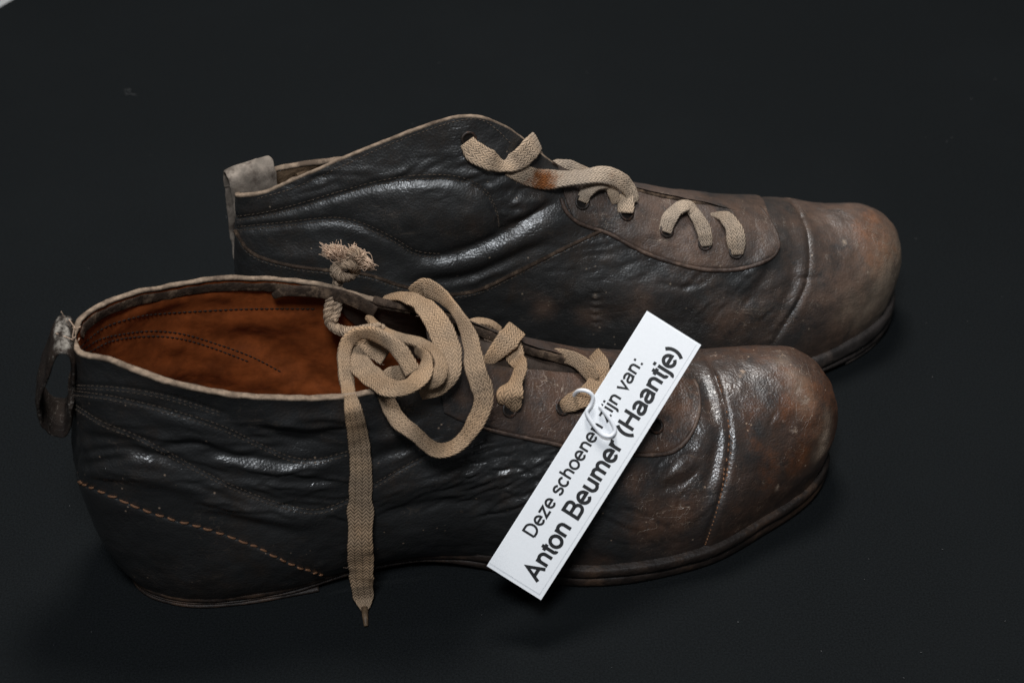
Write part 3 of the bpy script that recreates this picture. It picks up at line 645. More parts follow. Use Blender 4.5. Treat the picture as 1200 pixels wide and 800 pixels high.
def rim(bt, name, mat, h, s0, s1, half_w=1.7, th=1.9, inset=1.3, drop=0.0, seed=0, flat=0.0):
    s_ = np.linspace(s0, s1, 260); P = bt.samp(h, s_, np.ones(260)); N = bt.samp(h, s_, np.ones(260), bt.N)
    up = unit(P - bt.samp(h, s_, np.full(260, 0.97)))
    C = P - N * inset / 1000 + up * (0.3 - drop) / 1000; W = unit(N * (1 - flat) + up * flat) * half_w / 1000
    wob = nz(C + seed, 150, 3)[:, None]; W = W * (1 + 0.14 * wob); C = C + N * wob * 0.0002
    b = Bag(); b.add(*ribbon(C, W, (th / 1000) * (1 + 0.10 * nz(C + seed, 120, 2)), 14)); return b.build(name, mat, bt.root)

def eyelet(bt, px, py, Rr=2.7, rr=0.55):
    q = bt.hit(px, py, bt.topbvh)
    if q is None: return
    p, n = q[0], q[1]; t = unit(np.cross(n, (0.3, 0.9, 0.1))[None])[0]; b = np.cross(n, t)
    an = np.linspace(0, 2 * math.pi, 24, endpoint=False); am = np.linspace(0, 2 * math.pi, 8, endpoint=False)
    V = p + n * 0.0006 + ((np.cos(an)[:, None, None] * t + np.sin(an)[:, None, None] * b) * (Rr + rr * np.cos(am))[None, :, None] + n * (0.6 * rr * np.sin(am))[None, :, None]) / 1000
    F = [((i * 8 + j), (i * 8 + (j + 1) % 8), ((i + 1) % 24 * 8 + (j + 1) % 8), ((i + 1) % 24 * 8 + j)) for i in range(24) for j in range(8)]
    e = mk('eyelet', V.reshape(-1, 3), F, M['metal'], bt.root)
    c = p + n * 0.0005; V = [c + (math.cos(a_) * t + math.sin(a_) * b) * (Rr - 0.1) / 1000 for a_ in an] + [c + (math.cos(a_) * t + math.sin(a_) * b) * (Rr * 0.6) / 1000 - n * 0.0003 for a_ in an] + [c - n * 0.0004]
    F = [(i, (i + 1) % 24, 24 + (i + 1) % 24, 24 + i) for i in range(24)] + [(24 + i, 24 + (i + 1) % 24, 48) for i in range(24)]
    mk('eyelet_hole_shade', V, F, M['hole_shade'], e)  # shallow cup over the leather; the hole's darkness is in its colour

def big_stitches(bt, px, pitch, length, rad, mat, bvh):
    """thick hand stitches, each a part; they share one mesh"""
    q = bt.lay(px, bvh); C = np.array([a_[0] for a_ in q]); Nn = unit(np.array([a_[1] for a_ in q])); d = np.r_[0, np.cumsum(np.linalg.norm(np.diff(C, axis=0), axis=1))] * 1000
    V, F, _ = tube(np.array([(-0.5, 0, -0.35), (-0.3, 0, 0.3), (0, 0, 0.55), (0.3, 0, 0.3), (0.5, 0, -0.35)]) * np.array([length, 1, rad]) / 1000, np.array([0.55, 0.95, 1, 0.95, 0.55]) * rad / 1000, 8)
    me = None
    for x in np.arange(pitch * 0.5, d[-1], pitch):
        x += random.gauss(0, 0.12); p = np.array([np.interp(x, d, C[:, k]) for k in range(3)]); n = unit(np.array([[np.interp(x, d, Nn[:, k]) for k in range(3)]]))[0]
        p2 = np.array([np.interp(min(x + 0.6, d[-1]), d, C[:, k]) for k in range(3)]); p1 = np.array([np.interp(max(x - 0.6, 0), d, C[:, k]) for k in range(3)])
        t = unit((p2 - p1)[None])[0]; b = np.cross(n, t); a_ = R(-10 + random.gauss(0, 7)); t2 = t * math.cos(a_) - b * math.sin(a_); b2 = np.cross(n, t2)
        if me is None:
            o = mk('stitch', V, F, mat); me = o.data
        else:
            o = bpy.data.objects.new('stitch', me); COL.objects.link(o)
        o.parent = bt.root; l = p + n * 0.0003 - bt.o
        k = random.uniform(0.85, 1.12); m = Matrix(((t2[0]*k, b2[0], n[0], l[0]), (t2[1]*k, b2[1], n[1], l[1]), (t2[2]*k, b2[2], n[2], l[2]), (0, 0, 0, 1))); o.matrix_local = m

def cord(bag, P, r_, turns_per_mm=0.16, k=3):
    """twisted cord of k yarns along P"""
    P = np.asarray(P); T = unit(np.gradient(P, axis=0)); N = np.zeros_like(P); N[0] = unit(np.cross(T[0], (0.2, 0.3, 0.9))[None])[0]
    for i in range(1, len(P)): N[i] = unit((N[i-1] - T[i] * (N[i-1] @ T[i]))[None])[0]
    B = np.cross(T, N); L = np.r_[0, np.cumsum(np.linalg.norm(np.diff(P, axis=0), axis=1))] * 1000
    for j in range(k):
        a_ = L * turns_per_mm * 2 * math.pi + j * 2 * math.pi / k
        V, F, uv = tube(P + (N * np.cos(a_)[:, None] + B * np.sin(a_)[:, None]) * r_ * 0.5 / 1000, r_ * 0.62 / 1000, 8); uv = np.stack([uv[:, 0], np.repeat(L, 8)], 1); bag.add(V, F, uv)

def topbvh(bt):
    Vs, Fs, n = [], [], 0
    for o in bt.root.children:
        if o.name.split('.')[0] in ('upper', 'toe_cap', 'eyelet_facing', 'heel_counter'):
            V = np.zeros(len(o.data.vertices) * 3); o.data.vertices.foreach_get('co', V); Vs.append(V.reshape(-1, 3) + bt.o); Fs += [tuple(i + n for i in p.vertices) for p in o.data.polygons]; n += len(V) // 3
    return BVHTree.FromPolygons(np.concatenate(Vs).tolist(), Fs)
class Hit2:
    pass
def top_hit(bt):
    """after the overlays exist, seat things on the topmost skin"""
    bvh = topbvh(bt)
    def hit(px, py, b=None):
        if b is not None and b is not bvh: return Boot.hit(bt, px, py, b)
        d = ray(px, py); l, n, i, t = bvh.ray_cast(Vector(CAM), Vector(d))
        if l is None: return None
        n = np.array(n); n = n if n @ d < 0 else -n
        return np.array(l), n, 0, 0, 0
    bt.hit = hit; bt.topbvh = bvh

def rolled(bt, px):
    q = bt.lay(px, bt.dbvh); C = resample(np.array([a_[0] + a_[1] * 0.0004 for a_ in q]), 0.0012)
    for _ in range(3): C[1:-1] = (C[:-2] + 2 * C[1:-1] + C[2:]) / 4
    b = Bag(); b.add(*tube(C, 0.00085 * (1 + 0.22 * nz(C, 170, 2)), 10)); b.build('facing_edge_roll', M['worn_edge'], bt.root)

# ================================================================== nearer boot
bt = FB; mat = M['boot_front']
common(bt, M['lining'], mat, CAP, 0.66, 0.8, [([(200,402),(250,412),(300,432),(335,455)], 1.6, 4.5), ([(240,375),(300,378),(350,372)], 1.2, 4.5), ([(180,435),(240,432),(290,448)], 1.5, 4.0), ([(290,395),(330,412),(370,440)], -1.6, 4.5), ([(150,372),(200,352),(260,345)], 0.9, 3)])
s_c, v_c = line_v(bt, COUNTER, 's')
def sv(h):
    se = np.linspace(0, s_c.max(), 130); ve = np.interp(se, s_c, v_c); ve = np.where(se > s_c.max() - 0.004, ve * 0.96, ve); t = np.r_[1, 0.988, np.linspace(0.972, 0, 40)]
    return np.broadcast_to(se[None, :], (42, 130)).copy(), np.clip(ve[None, :] * t[:, None], 0, 1)
bt.patch('heel_counter', mat, sv, 0.55, bt.root)
FACE = [(520,484),(545,496),(590,507),(650,520),(700,529),(760,533),(790,528),(810,508),(819,480),(817,455)]
q = [c for c in bt.curve(FACE, 200) if c[2] == 0]; fs = np.array([c[3] for c in q]); fv = np.array([c[4] for c in q]); sm = fs.max(); im = fs.argmax()
fs_, fv_ = fs[:im + 1], fv[:im + 1]; o_ = np.argsort(fs_); fs_, fv_ = fs_[o_], fv_[o_]
vtop = fv[im]
def sv(h):
    tt = np.linspace(0, 1, 130); se = fs_.min() + (sm - fs_.min()) * (1 - (1 - tt) ** 1.8); ve = np.interp(se, fs_, fv_); e = sstep(0.90, 1.0, tt); ve = ve * (1 - e) + 0.992 * e
    t = np.r_[0, 0.015, np.linspace(0.04, 1, 30)]
    return np.broadcast_to(se[None, :], (32, 130)).copy(), ve[None, :] + (1 - ve[None, :]) * t[:, None]
bt.patch('eyelet_facing', mat, sv, 1.0, bt.root, wear=0.38)
top_hit(bt)
rolled(bt, FACE[1:] + [(812,446)])
# edges of the collar and facings
for h, s1 in ((0, 0.385), (1, 0.40)):
    rim(bt, 'collar_edge', M['edge'], h, 0.004, s1, 1.25 if h == 0 else 1.0, 1.4, 1.2, 0.0, h)
    rim(bt, 'facing_edge', M['edge_dark'], h, s1 - 0.003, 0.655, 1.7, 1.9, 1.2, 0.15, 3 + h)
rim(bt, 'binding', M['edge_dark'], 1, 0.03, 0.44, 2.0, 0.9, 3.0, 2.9, 7, 0.85)
rim(bt, 'binding', M['edge_dark'], 0, 0.16, 0.40, 1.0, 0.9, 3.1, 1.2, 8, 0.6)
# dark leather facing inside the collar front; its lower stretch paints interior shade
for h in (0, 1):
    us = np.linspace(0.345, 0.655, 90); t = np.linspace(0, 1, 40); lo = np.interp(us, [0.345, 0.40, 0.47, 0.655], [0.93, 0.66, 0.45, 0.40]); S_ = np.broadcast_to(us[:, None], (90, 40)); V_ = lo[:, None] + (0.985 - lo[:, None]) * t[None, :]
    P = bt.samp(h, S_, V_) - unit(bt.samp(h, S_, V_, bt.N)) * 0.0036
    mk('facing_lining_and_shade', P.reshape(-1, 3), gridfaces(90, 40), M['tongue'], bt.root)
# tongue
n = 60; s_ = np.linspace(0.45, 0.70, n); tg = []
A = bt.loc(bt.samp(0, s_, np.ones(n))); B = bt.loc(bt.samp(1, s_, np.ones(n)))
for k, t in enumerate(np.linspace(-0.12, 1.12, 24)):
    q = A + (B - A) * t; q[:, 2] -= 3.4 - 1.6 * math.sin(math.pi * min(max(t, 0), 1)) + (abs(t - 0.5) > 0.5) * (abs(t - 0.5) - 0.5) * 26; q[:, 2] -= 4.0 * sstep(0.52, 0.45, s_); tg.append(q)
tg = bt.wor(np.stack(tg, 1)); tg += np.array([0, 0, 0.0011]) * nz(tg, 90, 3)[..., None]
mk('tongue', tg.reshape(-1, 3), gridfaces(n, 24), M['tongue'], bt.root)
# torn strip of lining under the far rim
bg_ = Bag(); bt.fuzz = Bag()
TORN = [((320,347), -28, 1.2), ((332,342), -26.5, 2.2), ((352,341), -26, 2.2), ((385,344), -25, 2.6), ((415,352), -22, 2.8), ((440,366), -18, 2.4)]
P = catmull([bt.at(p[0], p[1], ('n', k)) for p, k, w_ in TORN], 60); W = np.interp(np.linspace(0, 5, 60), range(6), [w_ for _, _, w_ in TORN])
bg_.add(*ribbon(P, np.tile(np.array([0, 0.35, 0.93]), (60, 1)) * W[:, None] / 1000, 0.0009, 10)); bg_.build('torn_binding', M['edge_dark'], bt.root)
# stitching
st = Bag()
def off(px, dx, dy): return [(p[0] + dx, p[1] + dy) for p in px]
for c in (PANEL, ROW2): bt.stitch_run(st, off(c, 0, -2.5), 1.9, 1.35, 0.19); bt.stitch_run(st, off(c, 0, 2.5), 1.9, 1.35, 0.19)
bt.stitch_run(st, ROW1, 2.0, 1.4, 0.19); bt.stitch_run(st, off(ROW1, 0, 4), 2.0, 1.3, 0.16)
bt.stitch_run(st, [(545,490),(590,500),(650,513),(700,522),(760,526),(787,520),(803,503),(811,478),(808,455)], 1.7, 1.1, 0.2)
bt.stitch_run(st, [(612,441),(650,449),(684,457)], 1.6, 1.1, 0.16)
st.build('stitching', M['thread_dark'], bt.root, kind='stuff')
st = Bag()
for dx in (-1.5, 2.5, 5.0):
    for seg in ([(828,413),(834,424),(840,440),(846,462)], [(848,548),(846,570),(840,595),(833,618),(823,645)], [(851,480),(854,510),(850,545)]):
        if dx < 4 or seg[0][1] == 413: bt.stitch_run(st, off(seg, dx + 2, 0), 1.9 if seg[0][1] != 480 else 3.1, 1.3, 0.36, jitter=0.5)
st.build('toe_cap_stitching', M['thread_tan'], bt.root, kind='stuff')
big_stitches(bt, COUNTER, 4.6, 3.3, 0.44, M['thread_tan'], bt.topbvh)
st = Bag(); LB = bt.lbvh
for c in ([(94,407),(108,394),(124,383),(150,374),(174,369),(229,365),(295,362),(370,362)], [(96,411),(112,400),(130,394),(174,388),(212,391),(254,403),(295,418),(330,436)], [(97,417),(130,400),(174,394),(212,397),(250,408),(292,424)]):
    d_ = [bt.lbvh.ray_cast(Vector(CAM), Vector(ray(*p))) for p in catmull(c, 200)]; C = np.array([np.array(x[0]) for x in d_ if x[0] is not None]); Nn = np.array([np.array(x[1]) for x in d_ if x[0] is not None])
    Cr = resample(C, 0.0019)
    for i in range(len(Cr) - 1):
        a_ = Cr[i]; b = Cr[i] + (Cr[i+1] - Cr[i]) * 0.8; v = unit(CAM - a_); st.add(*tube(np.array([a_ - v*0.0001, (a_ + b) / 2 + v * 0.0004, b - v*0.0001]), np.array([0.00015, 0.0003, 0.00015]), 6))
st.build('lining_stitching', M['thread_black'], bt.root, kind='stuff')
for p in ((597,479),(659,477),(768,499)): eyelet(bt, *p)
# pull tab at the heel: a strap folded over the rim, hanging in a loop
def strap(bt, name, edge, n_near, wid, wdir, th, mat, att=None):
    C = catmull([bt.at(p[0], p[1], ('n', n_near)) for p in edge], 120); wv = np.asarray(wdir, float) * wid / 2000
    C = C + wv; W = np.tile(wv, (120, 1)); V, F, uv = ribbon(C, W, th / 1000, 40)
    V = V + nz(V, 180, 3)[:, None] * 0.0004
    z = V[:, 2]; zt = z.max(); sc = 0.62 * sstep(zt - 0.004, zt - 0.001, z)
    ed = np.abs(np.abs(uv[:, 0] - 0.5) - 0.5) < 0.04; sc = np.maximum(sc, ed * 0.36)
    b = mk(name, V, F, mat, bt.root, attrs={'wear': np.full(len(V), 0.35), 'rustw': np.zeros(len(V)), 'scuff': sc}); return b
strap(bt, 'pull_tab', [(86,452),(86,430),(80,416),(70,414),(63,422),(57,440),(48,462),(45,482),(50,500),(62,510),(76,511),(82,498),(83,478)], 12, 20, -bt.n, 2.2, M['tab'])
# lacing
sh = Bag(); S = lambda *p: bt.strand(sh, *p)
z = lambda v: ('z', v); s = lambda v: ('s', v); nn = lambda v: ('n', v)
S([(484,436,z(101),6.0,10),(470,413,z(105),6.0,20),(453,399,z(106),6.0,35),(436,391,z(105),5.8,40),(420,391,z(103),5.6,35),(408,400,z(101),5.4,30),(403,415,z(99),5.4,25),(404,432,z(97),5.4,20),(407,450,z(94),5.4,10),(409,464,nn(24),5.0,0)], 2.6)
S([(410,462,nn(27.5),4.6,0),(414,482,nn(32),6.0,0),(419,512,s(2.2),7.6,0),(422,545,s(1.8),8.4,5),(423,580,s(1.6),9.0,0),(422,610,s(2.0),9.6,-6),(422,638,nn(39.5),9.6,0),(423,662,nn(39),9.6,-4),(424,684,nn(38.5),9.2,0),(426,700,z(3.5),8.0,0),(427,710,z(1.8),5.2,0),(427,715,z(1.6),3.0,0)], 1.25)
S([(452,418,z(94),7,0),(436,409,z(95),8,0),(422,412,z(96),8,-10),(420,424,z(97.5),8.2,0),(436,441,z(101),7.8,10),(458,455,z(105),7.2,20),(480,452,z(108),7.0,25),(496,437,z(108),6.6,30),(498,420,z(107),5.6,45),(487,408,z(104),4.8,55)], 1.25)
S([(476,436,z(97),6,20),(458,440,z(96.5),6,20),(450,455,z(97),6.0,20),(462,484,s(5),6.0,15),(481,504,s(7),6.2,25),(505,513,s(9),6.6,35),(528,509,s(11),6.6,30),(546,493,s(12),6.6,15),(555,466,s(13),7.2,0),(557,432,z(104),7.4,0),(551,398,z(108),6.6,20),(537,369,z(110),5.4,40),(518,347,z(110),6.0,30),(497,337,z(107),7.6,10),(484,346,z(102),6.4,0)], 1.25)
S([(449,350,z(98),3.6,55),(470,347,z(104),5.0,45),(492,355,z(107),7.0,20),(508,372,z(107),9.2,0),(521,397,z(105),9.6,0),(528,422,z(103),9.0,0),(525,442,z(101),7.0,20),(511,455,z(98),6.0,30),(492,460,z(96),6.0,30)], 1.25)
S([(433,373,z(96),3.6,60),(446,386,z(101),4.4,50),(466,395,z(104),4.6,45),(490,401,z(106),4.6,45),(508,411,z(108),4.8,40),(517,428,z(107),5.2,30),(512,443,z(105),5.4,20),(499,450,z(102),5.0,20)], 2.4)
S([(597,481,s(-2.0),4.6,0),(596,474,s(1.2),8.4,0),(594,464,s(3.2),9.6,0),(600,450,s(3.6),6.6,35),(605,434,s(4.5),5.6,30),(604,418,z(86),7.2,0),(600,404,z(88),7.8,0),(602,388,z(90),7.6,10)], 1.25)
S([(606,385,z(92),8.8,0),(595,398,z(92),8.4,0),(582,412,z(90),6.6,20),(570,426,z(87),5.0,30),(561,440,z(84),4.6,30)], 1.25)
S([(540,392,z(88),3.4,40),(546,382,z(91),3.6,45),(559,377,z(92),3.8,50),(574,379,z(91),3.6,45),(586,387,z(88),3.4,40)], 2.2)
S([(656,479,s(-1.8),3.6,0),(660,476,s(1.0),5.6,0),(668,472,s(2.8),7.0,0),(685,464,s(4.0),7.2,10),(697,449,s(4.6),7.4,5),(703,430,z(78),7.4,0),(695,415,z(76),6.4,15)], 1.25)
S([(697,446,z(76),5.4,20),(686,430,z(79),6.0,15),(671,420,z(80),6.0,10),(652,416,z(80),5.4,10),(640,418,z(78),4.4,10)], 1.25)
lace = sh.build('shoelace', M['lace_tan'], bt.root)
ag = Bag(); ag.add(*tube(np.array([bt.at(427, 712, z(1.8)), bt.at(428, 722, z(1.5)), bt.at(429, 733, z(1.0))]), np.array([0.0014, 0.0012, 0.0008]), 10)); ag.build('aglet', M['aglet'], lace)
# knotted frayed end through the far flap
kn = Bag()
cord(kn, catmull([bt.at(*p) for p in ((390,340,nn(-27)),(388,352,nn(-25)),(385,366,nn(-23)),(387,378,nn(-21)),(396,386,nn(-18)),(412,389,nn(-13)),(432,386,nn(-6)),(446,384,nn(-2)))], 120), 2.0)
cord(kn, catmull([bt.at(*p) for p in ((396,344,nn(-27)),(396,356,nn(-24)),(394,368,nn(-22)),(390,376,nn(-20)))], 50), 1.6)
KP = [(395,334,-32),(397,326,-34),(392,318,-36),(399,310,-33),(411,310,-32),(416,317,-35),(408,324,-33),(397,323,-31),(395,314,-33),(404,307,-36),(413,312,-38),(410,305,-36),(406,298,-35)]
cord(kn, catmull([bt.at(a_, b, nn(c)) for a_, b, c in KP], 200), 2.0)
cord(kn, catmull([bt.at(a_, b, nn(c)) for a_, b, c in ((405,308,-36),(408,300,-35),(414,296,-34),(423,303,-34),(431,311,-34))], 50), 2.3)
cord(kn, catmull([bt.at(a_, b, nn(c)) for a_, b, c in ((404,308,-36),(402,300,-36),(396,294,-36),(388,293,-36))], 50), 2.1)
knot = kn.build('knotted_lace_end', M['lace'], bt.root, label='pale knotted and frayed end of the shoelace')
fr = Bag()
for c, e, m_ in (((404,302),(386,293),80), ((396,300),(380,291),30), ((416,302),(431,311),110), ((420,304),(437,313),26), ((404,302),(398,289),60), ((412,302),(414,291),50), ((414,303),(424,300),60)):
    for k in range(m_):
        a_ = bt.at(c[0] + random.gauss(0, 4), c[1] + random.gauss(0, 3), nn(-35 + random.gauss(0, 1.2))); b = bt.at(e[0] + random.gauss(0, 3.2), e[1] + random.gauss(0, 3.0), nn(-35 + random.gauss(0, 3))); m2 = (a_ + b) / 2 + rng.normal(size=3) * 0.0012
        fr.add(*tube(catmull([a_, m2, b], 7), 0.00011, 4))
fr.build('frayed_fibre', M['fibre'], knot, kind='stuff')
# grey fluff caught between the laces, stray threads
for k in range(26):
    a_ = bt.at(575 + random.gauss(0, 5), 402 + random.gauss(0, 4), z(86)); bt.fuzz.add(*tube(catmull([a_, a_ + rng.normal(size=3) * 0.0016, a_ + rng.normal(size=3) * 0.0024], 7), 0.00008, 4))
for k in range(9):
    a_ = bt.at(84 + random.gauss(0, 3), 396 + random.gauss(0, 9), nn(0 + random.gauss(0, 3))); bt.fuzz.add(*tube(catmull([a_, a_ + rng.normal(size=3) * 0.0022 + np.array([0, 0, 0.001]), a_ + rng.normal(size=3) * 0.003 + np.array([0, 0, 0.002])], 8), 0.00013, 4))
bt.fuzz.build('loose_fibre', M['fibre'], lace, kind='stuff')

# ================================================================== farther boot
bt = RB; mat = M['boot_rear']
common(bt, M['lining_pale'], mat, RCAP, 0.66, 0.45)
RFACE = [(657,232),(664,250),(682,263),(710,272),(760,298),(820,315),(868,315),(902,303),(912,288),(905,265),(890,244)]
q = [c for c in bt.curve(RFACE, 240) if c[2] == 0]; fs = np.array([c[3] for c in q]); fv = np.array([c[4] for c in q]); im2 = fs.argmax(); i0_ = fs.argmin()
gs, gv = fs[i0_:im2 + 1], fv[i0_:im2 + 1]; o_ = np.argsort(gs); gs, gv = gs[o_], gv[o_]
def sv(h):
    tt = np.linspace(0, 1, 130); tw = np.where(tt < 0.5, 0.5 * (2 * tt) ** 1.5, 1 - 0.5 * (2 * (1 - tt)) ** 1.8); se = gs.min() + (gs.max() - gs.min()) * tw; ve = np.interp(se, gs, gv); e = sstep(0.90, 1.0, tt); ve = ve * (1 - e) + 0.992 * e; e = sstep(0.10, 0.0, tt); ve = ve * (1 - e) + 0.97 * e
    t = np.r_[0, 0.015, np.linspace(0.04, 1, 30)]
    return np.broadcast_to(se[None, :], (32, 130)).copy(), ve[None, :] + (1 - ve[None, :]) * t[:, None]
bt.patch('eyelet_facing', mat, sv, 1.0, bt.root, wear=0.30)
top_hit(bt)
rolled(bt, RFACE)
for h, s1 in ((0, 0.46), (1, 0.44)):
    rim(bt, 'collar_edge', M['edge'], h, 0.004, s1, 1.25, 1.4, 1.2, 0.0, 20 + h)
    rim(bt, 'facing_edge', M['edge_dark'], h, s1 - 0.003, 0.655, 1.6, 1.8, 1.2, 0.15, 23 + h)
n = 60; s_ = np.linspace(0.42, 0.70, n); tg = []
A = bt.loc(bt.samp(0, s_, np.ones(n))); B = bt.loc(bt.samp(1, s_, np.ones(n)))
for k, t in enumerate(np.linspace(-0.12, 1.12, 24)):
    q = A + (B - A) * t; q[:, 2] -= 3.4 - 1.6 * math.sin(math.pi * min(max(t, 0), 1)) + (abs(t - 0.5) > 0.5) * (abs(t - 0.5) - 0.5) * 26; q[:, 2] -= 4.0 * sstep(0.48, 0.42, s_); tg.append(q)
tg = bt.wor(np.stack(tg, 1))
mk('tongue', tg.reshape(-1, 3), gridfaces(n, 24), M['tongue'], bt.root)
st = Bag()
for c in (RUP, RLO): bt.stitch_run(st, off(c, 0, -2.3), 2.0, 1.4, 0.2); bt.stitch_run(st, off(c, 0, 2.3), 2.0, 1.4, 0.2)
bt.stitch_run(st, [(300,233),(345,220),(400,195),(450,172),(500,153),(540,141),(565,141),(582,152),(600,170)], 1.8, 1.2, 0.18)
bt.stitch_run(st, off(RPIPE, 0, 4), 1.9, 1.2, 0.18)
bt.stitch_run(st, [(666,238),(672,250),(690,258),(714,266),(762,291),(822,308),(866,308),(894,299),(904,285),(898,265)], 1.9, 1.2, 0.2)
bt.stitch_run(st, off(RCAP, 2, 0), 1.9, 1.3, 0.24)
st.build('stitching', M['thread_dark'], bt.root, kind='stuff')
q = bt.lay(RPIPE, bt.topbvh); C = resample(np.array([a_[0] for a_ in q]), 0.0015); b = Bag(); b.add(*tube(C, 0.00085 * (1 + 0.2 * nz(C, 200, 2)), 10)); b.build('piping', M['edge_dark'], bt.root)
for p in ((549,163),(682,237),(734,250),(781,270),(826,285),(862,295)): eyelet(bt, *p)
bt.fuzz = Bag(); sh = Bag(); S = lambda *p: bt.strand(sh, *p); s = lambda v: ('s', v * 0.72 if v > 1 else v)
S([(547,166,s(0.4),6.4,0),(556,177,s(2.6),8.2,0),(572,187,s(4.0),8.2,10),(590,193,nn(19),7.0,25),(608,187,nn(18),8.0,-15),(622,174,nn(15),9.0,-20),(629,166,nn(8),8.0,-20)], 1.8)
S([(594,197,nn(18),6.4,20),(612,204,nn(18),7.6,0),(632,210,nn(17),8.4,0),(655,210,nn(16),7.6,20),(682,208,nn(15),7.2,30),(706,205,nn(14),7.4,10),(724,210,nn(14),7.4,10),(737,222,nn(14),6.8,20),(742,238,s(1.5),5.0,30)], 2.4)
S([(640,204,nn(8),6.0,0),(655,197,nn(5),7.5,0),(672,199,nn(4),7.0,10),(690,206,nn(4),6.0,20)], 2.0)
S([(682,236,s(0.3),5.0,0),(686,226,s(2.6),5.4,20),(697,219,s(4.2),5.2,35),(710,219,s(4.2),5.0,35),(717,228,s(2.6),4.6,10),(722,238,s(0.2),4.2,0)], 1.8)
S([(727,228,s(2.5),6.6,0),(732,238,s(2.2),6.8,0),(732,250,s(1.0),6.0,0)], 1.8)
S([(779,272,s(0.2),5.8,0),(783,257,s(2.8),6.6,10),(793,247,s(4.6),6.4,30),(804,245,s(4.8),5.4,40),(813,252,s(3.0),4.6,30)], 1.9)
S([(808,247,s(3.6),4.6,30),(817,260,s(3.6),6.0,0),(824,274,s(2.8),6.8,0),(827,288,s(0.2),5.6,0)], 1.8)
S([(833,251,s(-0.6),1.6,30),(847,257,s(3.4),5.6,10),(857,270,s(4.4),7.4,0),(861,284,s(3.0),7.4,0),(863,298,s(0.2),6.0,0)], 1.8)
lace = sh.build('shoelace', M['lace_pale'], bt.root)
V = np.zeros(len(lace.data.vertices) * 3); lace.data.vertices.foreach_get('co', V); V = V.reshape(-1, 3) + bt.o; c_ = bt.at(634, 212, nn(17))
at_ = lace.data.attributes.new('rustw', 'FLOAT', 'POINT'); at_.data.foreach_set('value', (0.95 * np.exp(-((V - c_) ** 2).sum(1) / 0.0075 ** 2) + 0.5 * np.exp(-((V - bt.at(716, 207, nn(14))) ** 2).sum(1) / 0.003 ** 2)).astype(np.float32))
bt.fuzz.build('loose_fibre', M['fibre'], lace, kind='stuff')
wv = unit(np.array([[0.88, 0.47, 0.04]]))[0]; ov_ = np.array([-0.47, 0.88, 0.0]); A0 = unz(269, 212, 0.107); A0[2] = 0
OZ = [(-0.5,84),(-0.5,97),(0,104),(1.4,107.2),(4,108.2),(7,106.5),(8.6,101),(9.4,90),(9.4,76),(8.4,66),(6,57),(3,50),(0.5,45)]
wl = np.interp(np.linspace(0, 12, 120), [0, 3, 5.2, 7, 9, 12], [19, 19.5, 19, 12, 8, 7]) / 2000
kk = np.linspace(0, 12, 120); an_ = np.radians(np.interp(kk, [0, 6.6, 9.2, 12], [28, 28, 84, 88])); wl = np.interp(kk, [0, 3, 5.2, 7, 9, 12], [19, 19.5, 18, 11, 7, 6]) / 2000
wv = np.stack([np.cos(an_), np.sin(an_), 0.04 + 0 * an_], 1)
C = catmull([A0 + ov_ * o_ / 1000 + np.array([0, 0, z_ / 1000]) for o_, z_ in OZ], 120) + wv * wl[:, None]; W = wv * wl[:, None]
V, F, uv = ribbon(C, W, 0.0020, 40); V = V + nz(V, 180, 3)[:, None] * 0.0004 + nz(V + 3, 60, 2)[:, None] * np.array([0.0004, 0, 0.0008])
mk('pull_tab', V, F, M['tab_grey'], bt.root)

# ================================================================== the paper tag and the clip that holds it
VD = CAM / np.linalg.norm(CAM)                                 # the card hangs square to the lens, its lower end a little nearer
nrm = unit((VD + np.array([0, 0.0, 0.0]))[None])[0]
def tagpt(px, py, lift=0.0):
    d = ray(px, py); t = ((TP - CAM) @ nrm) / (d @ nrm); return CAM + d * t + nrm * lift / 1000
dm = min((FB.hit(px, py, FB.topbvh)[0] - CAM) @ (-nrm) for px in range(575, 820, 7) for py in range(370, 700, 7) if FB.hit(px, py, FB.topbvh) is not None and abs((px - 696) * 0.842 + (py - 534) * 0.54) < 36)
TP = CAM - nrm * (dm - 0.0016)
c0, c1, c2 = tagpt(634, 703), tagpt(822, 404), tagpt(571, 662)
eu = unit((c1 - c0)[None])[0]; ev = (c2 - c0); ev = unit((ev - eu * (ev @ eu))[None])[0]; nt_ = np.cross(eu, ev)
if nt_ @ nrm < 0: nt_ = -nt_
LU = np.linalg.norm(c1 - c0); LV = abs((c2 - c0) @ ev)
card = thing('paper_tag', 'white paper name tag with two lines of black lettering clipped to the nearer boot', 'tag', tuple(c0))
bow = lambda u: 0.0026 * (2 * u / LU - 1) ** 2
def tp(u, v, l=0.0): return c0 + eu * u + ev * v + nt_ * (l - bow(u) + 0.0016)
def sheet(u0, u1, v0, v1, l0, l1, n=24):
    us = np.linspace(u0, u1, n); V = []; 
    for u in us: V += [tp(u, v0, l0), tp(u, v1, l0), tp(u, v1, l1), tp(u, v0, l1)]
    F = [tuple(q) for q in gridfaces(n, 4, 0, closed=True)] + [(3, 2, 1, 0), tuple(4 * (n - 1) + k for k in range(4))]
    return V, F
mk('backing_card', *sheet(0, LU, 0, LV, 0, 0.00028), M['paper'], card, smooth=False)
mk('paper_strip', *sheet(0.0016, LU - 0.0006, 0.0016, LV - 0.0002, 0.00029, 0.00045), M['paper'], card, smooth=False)
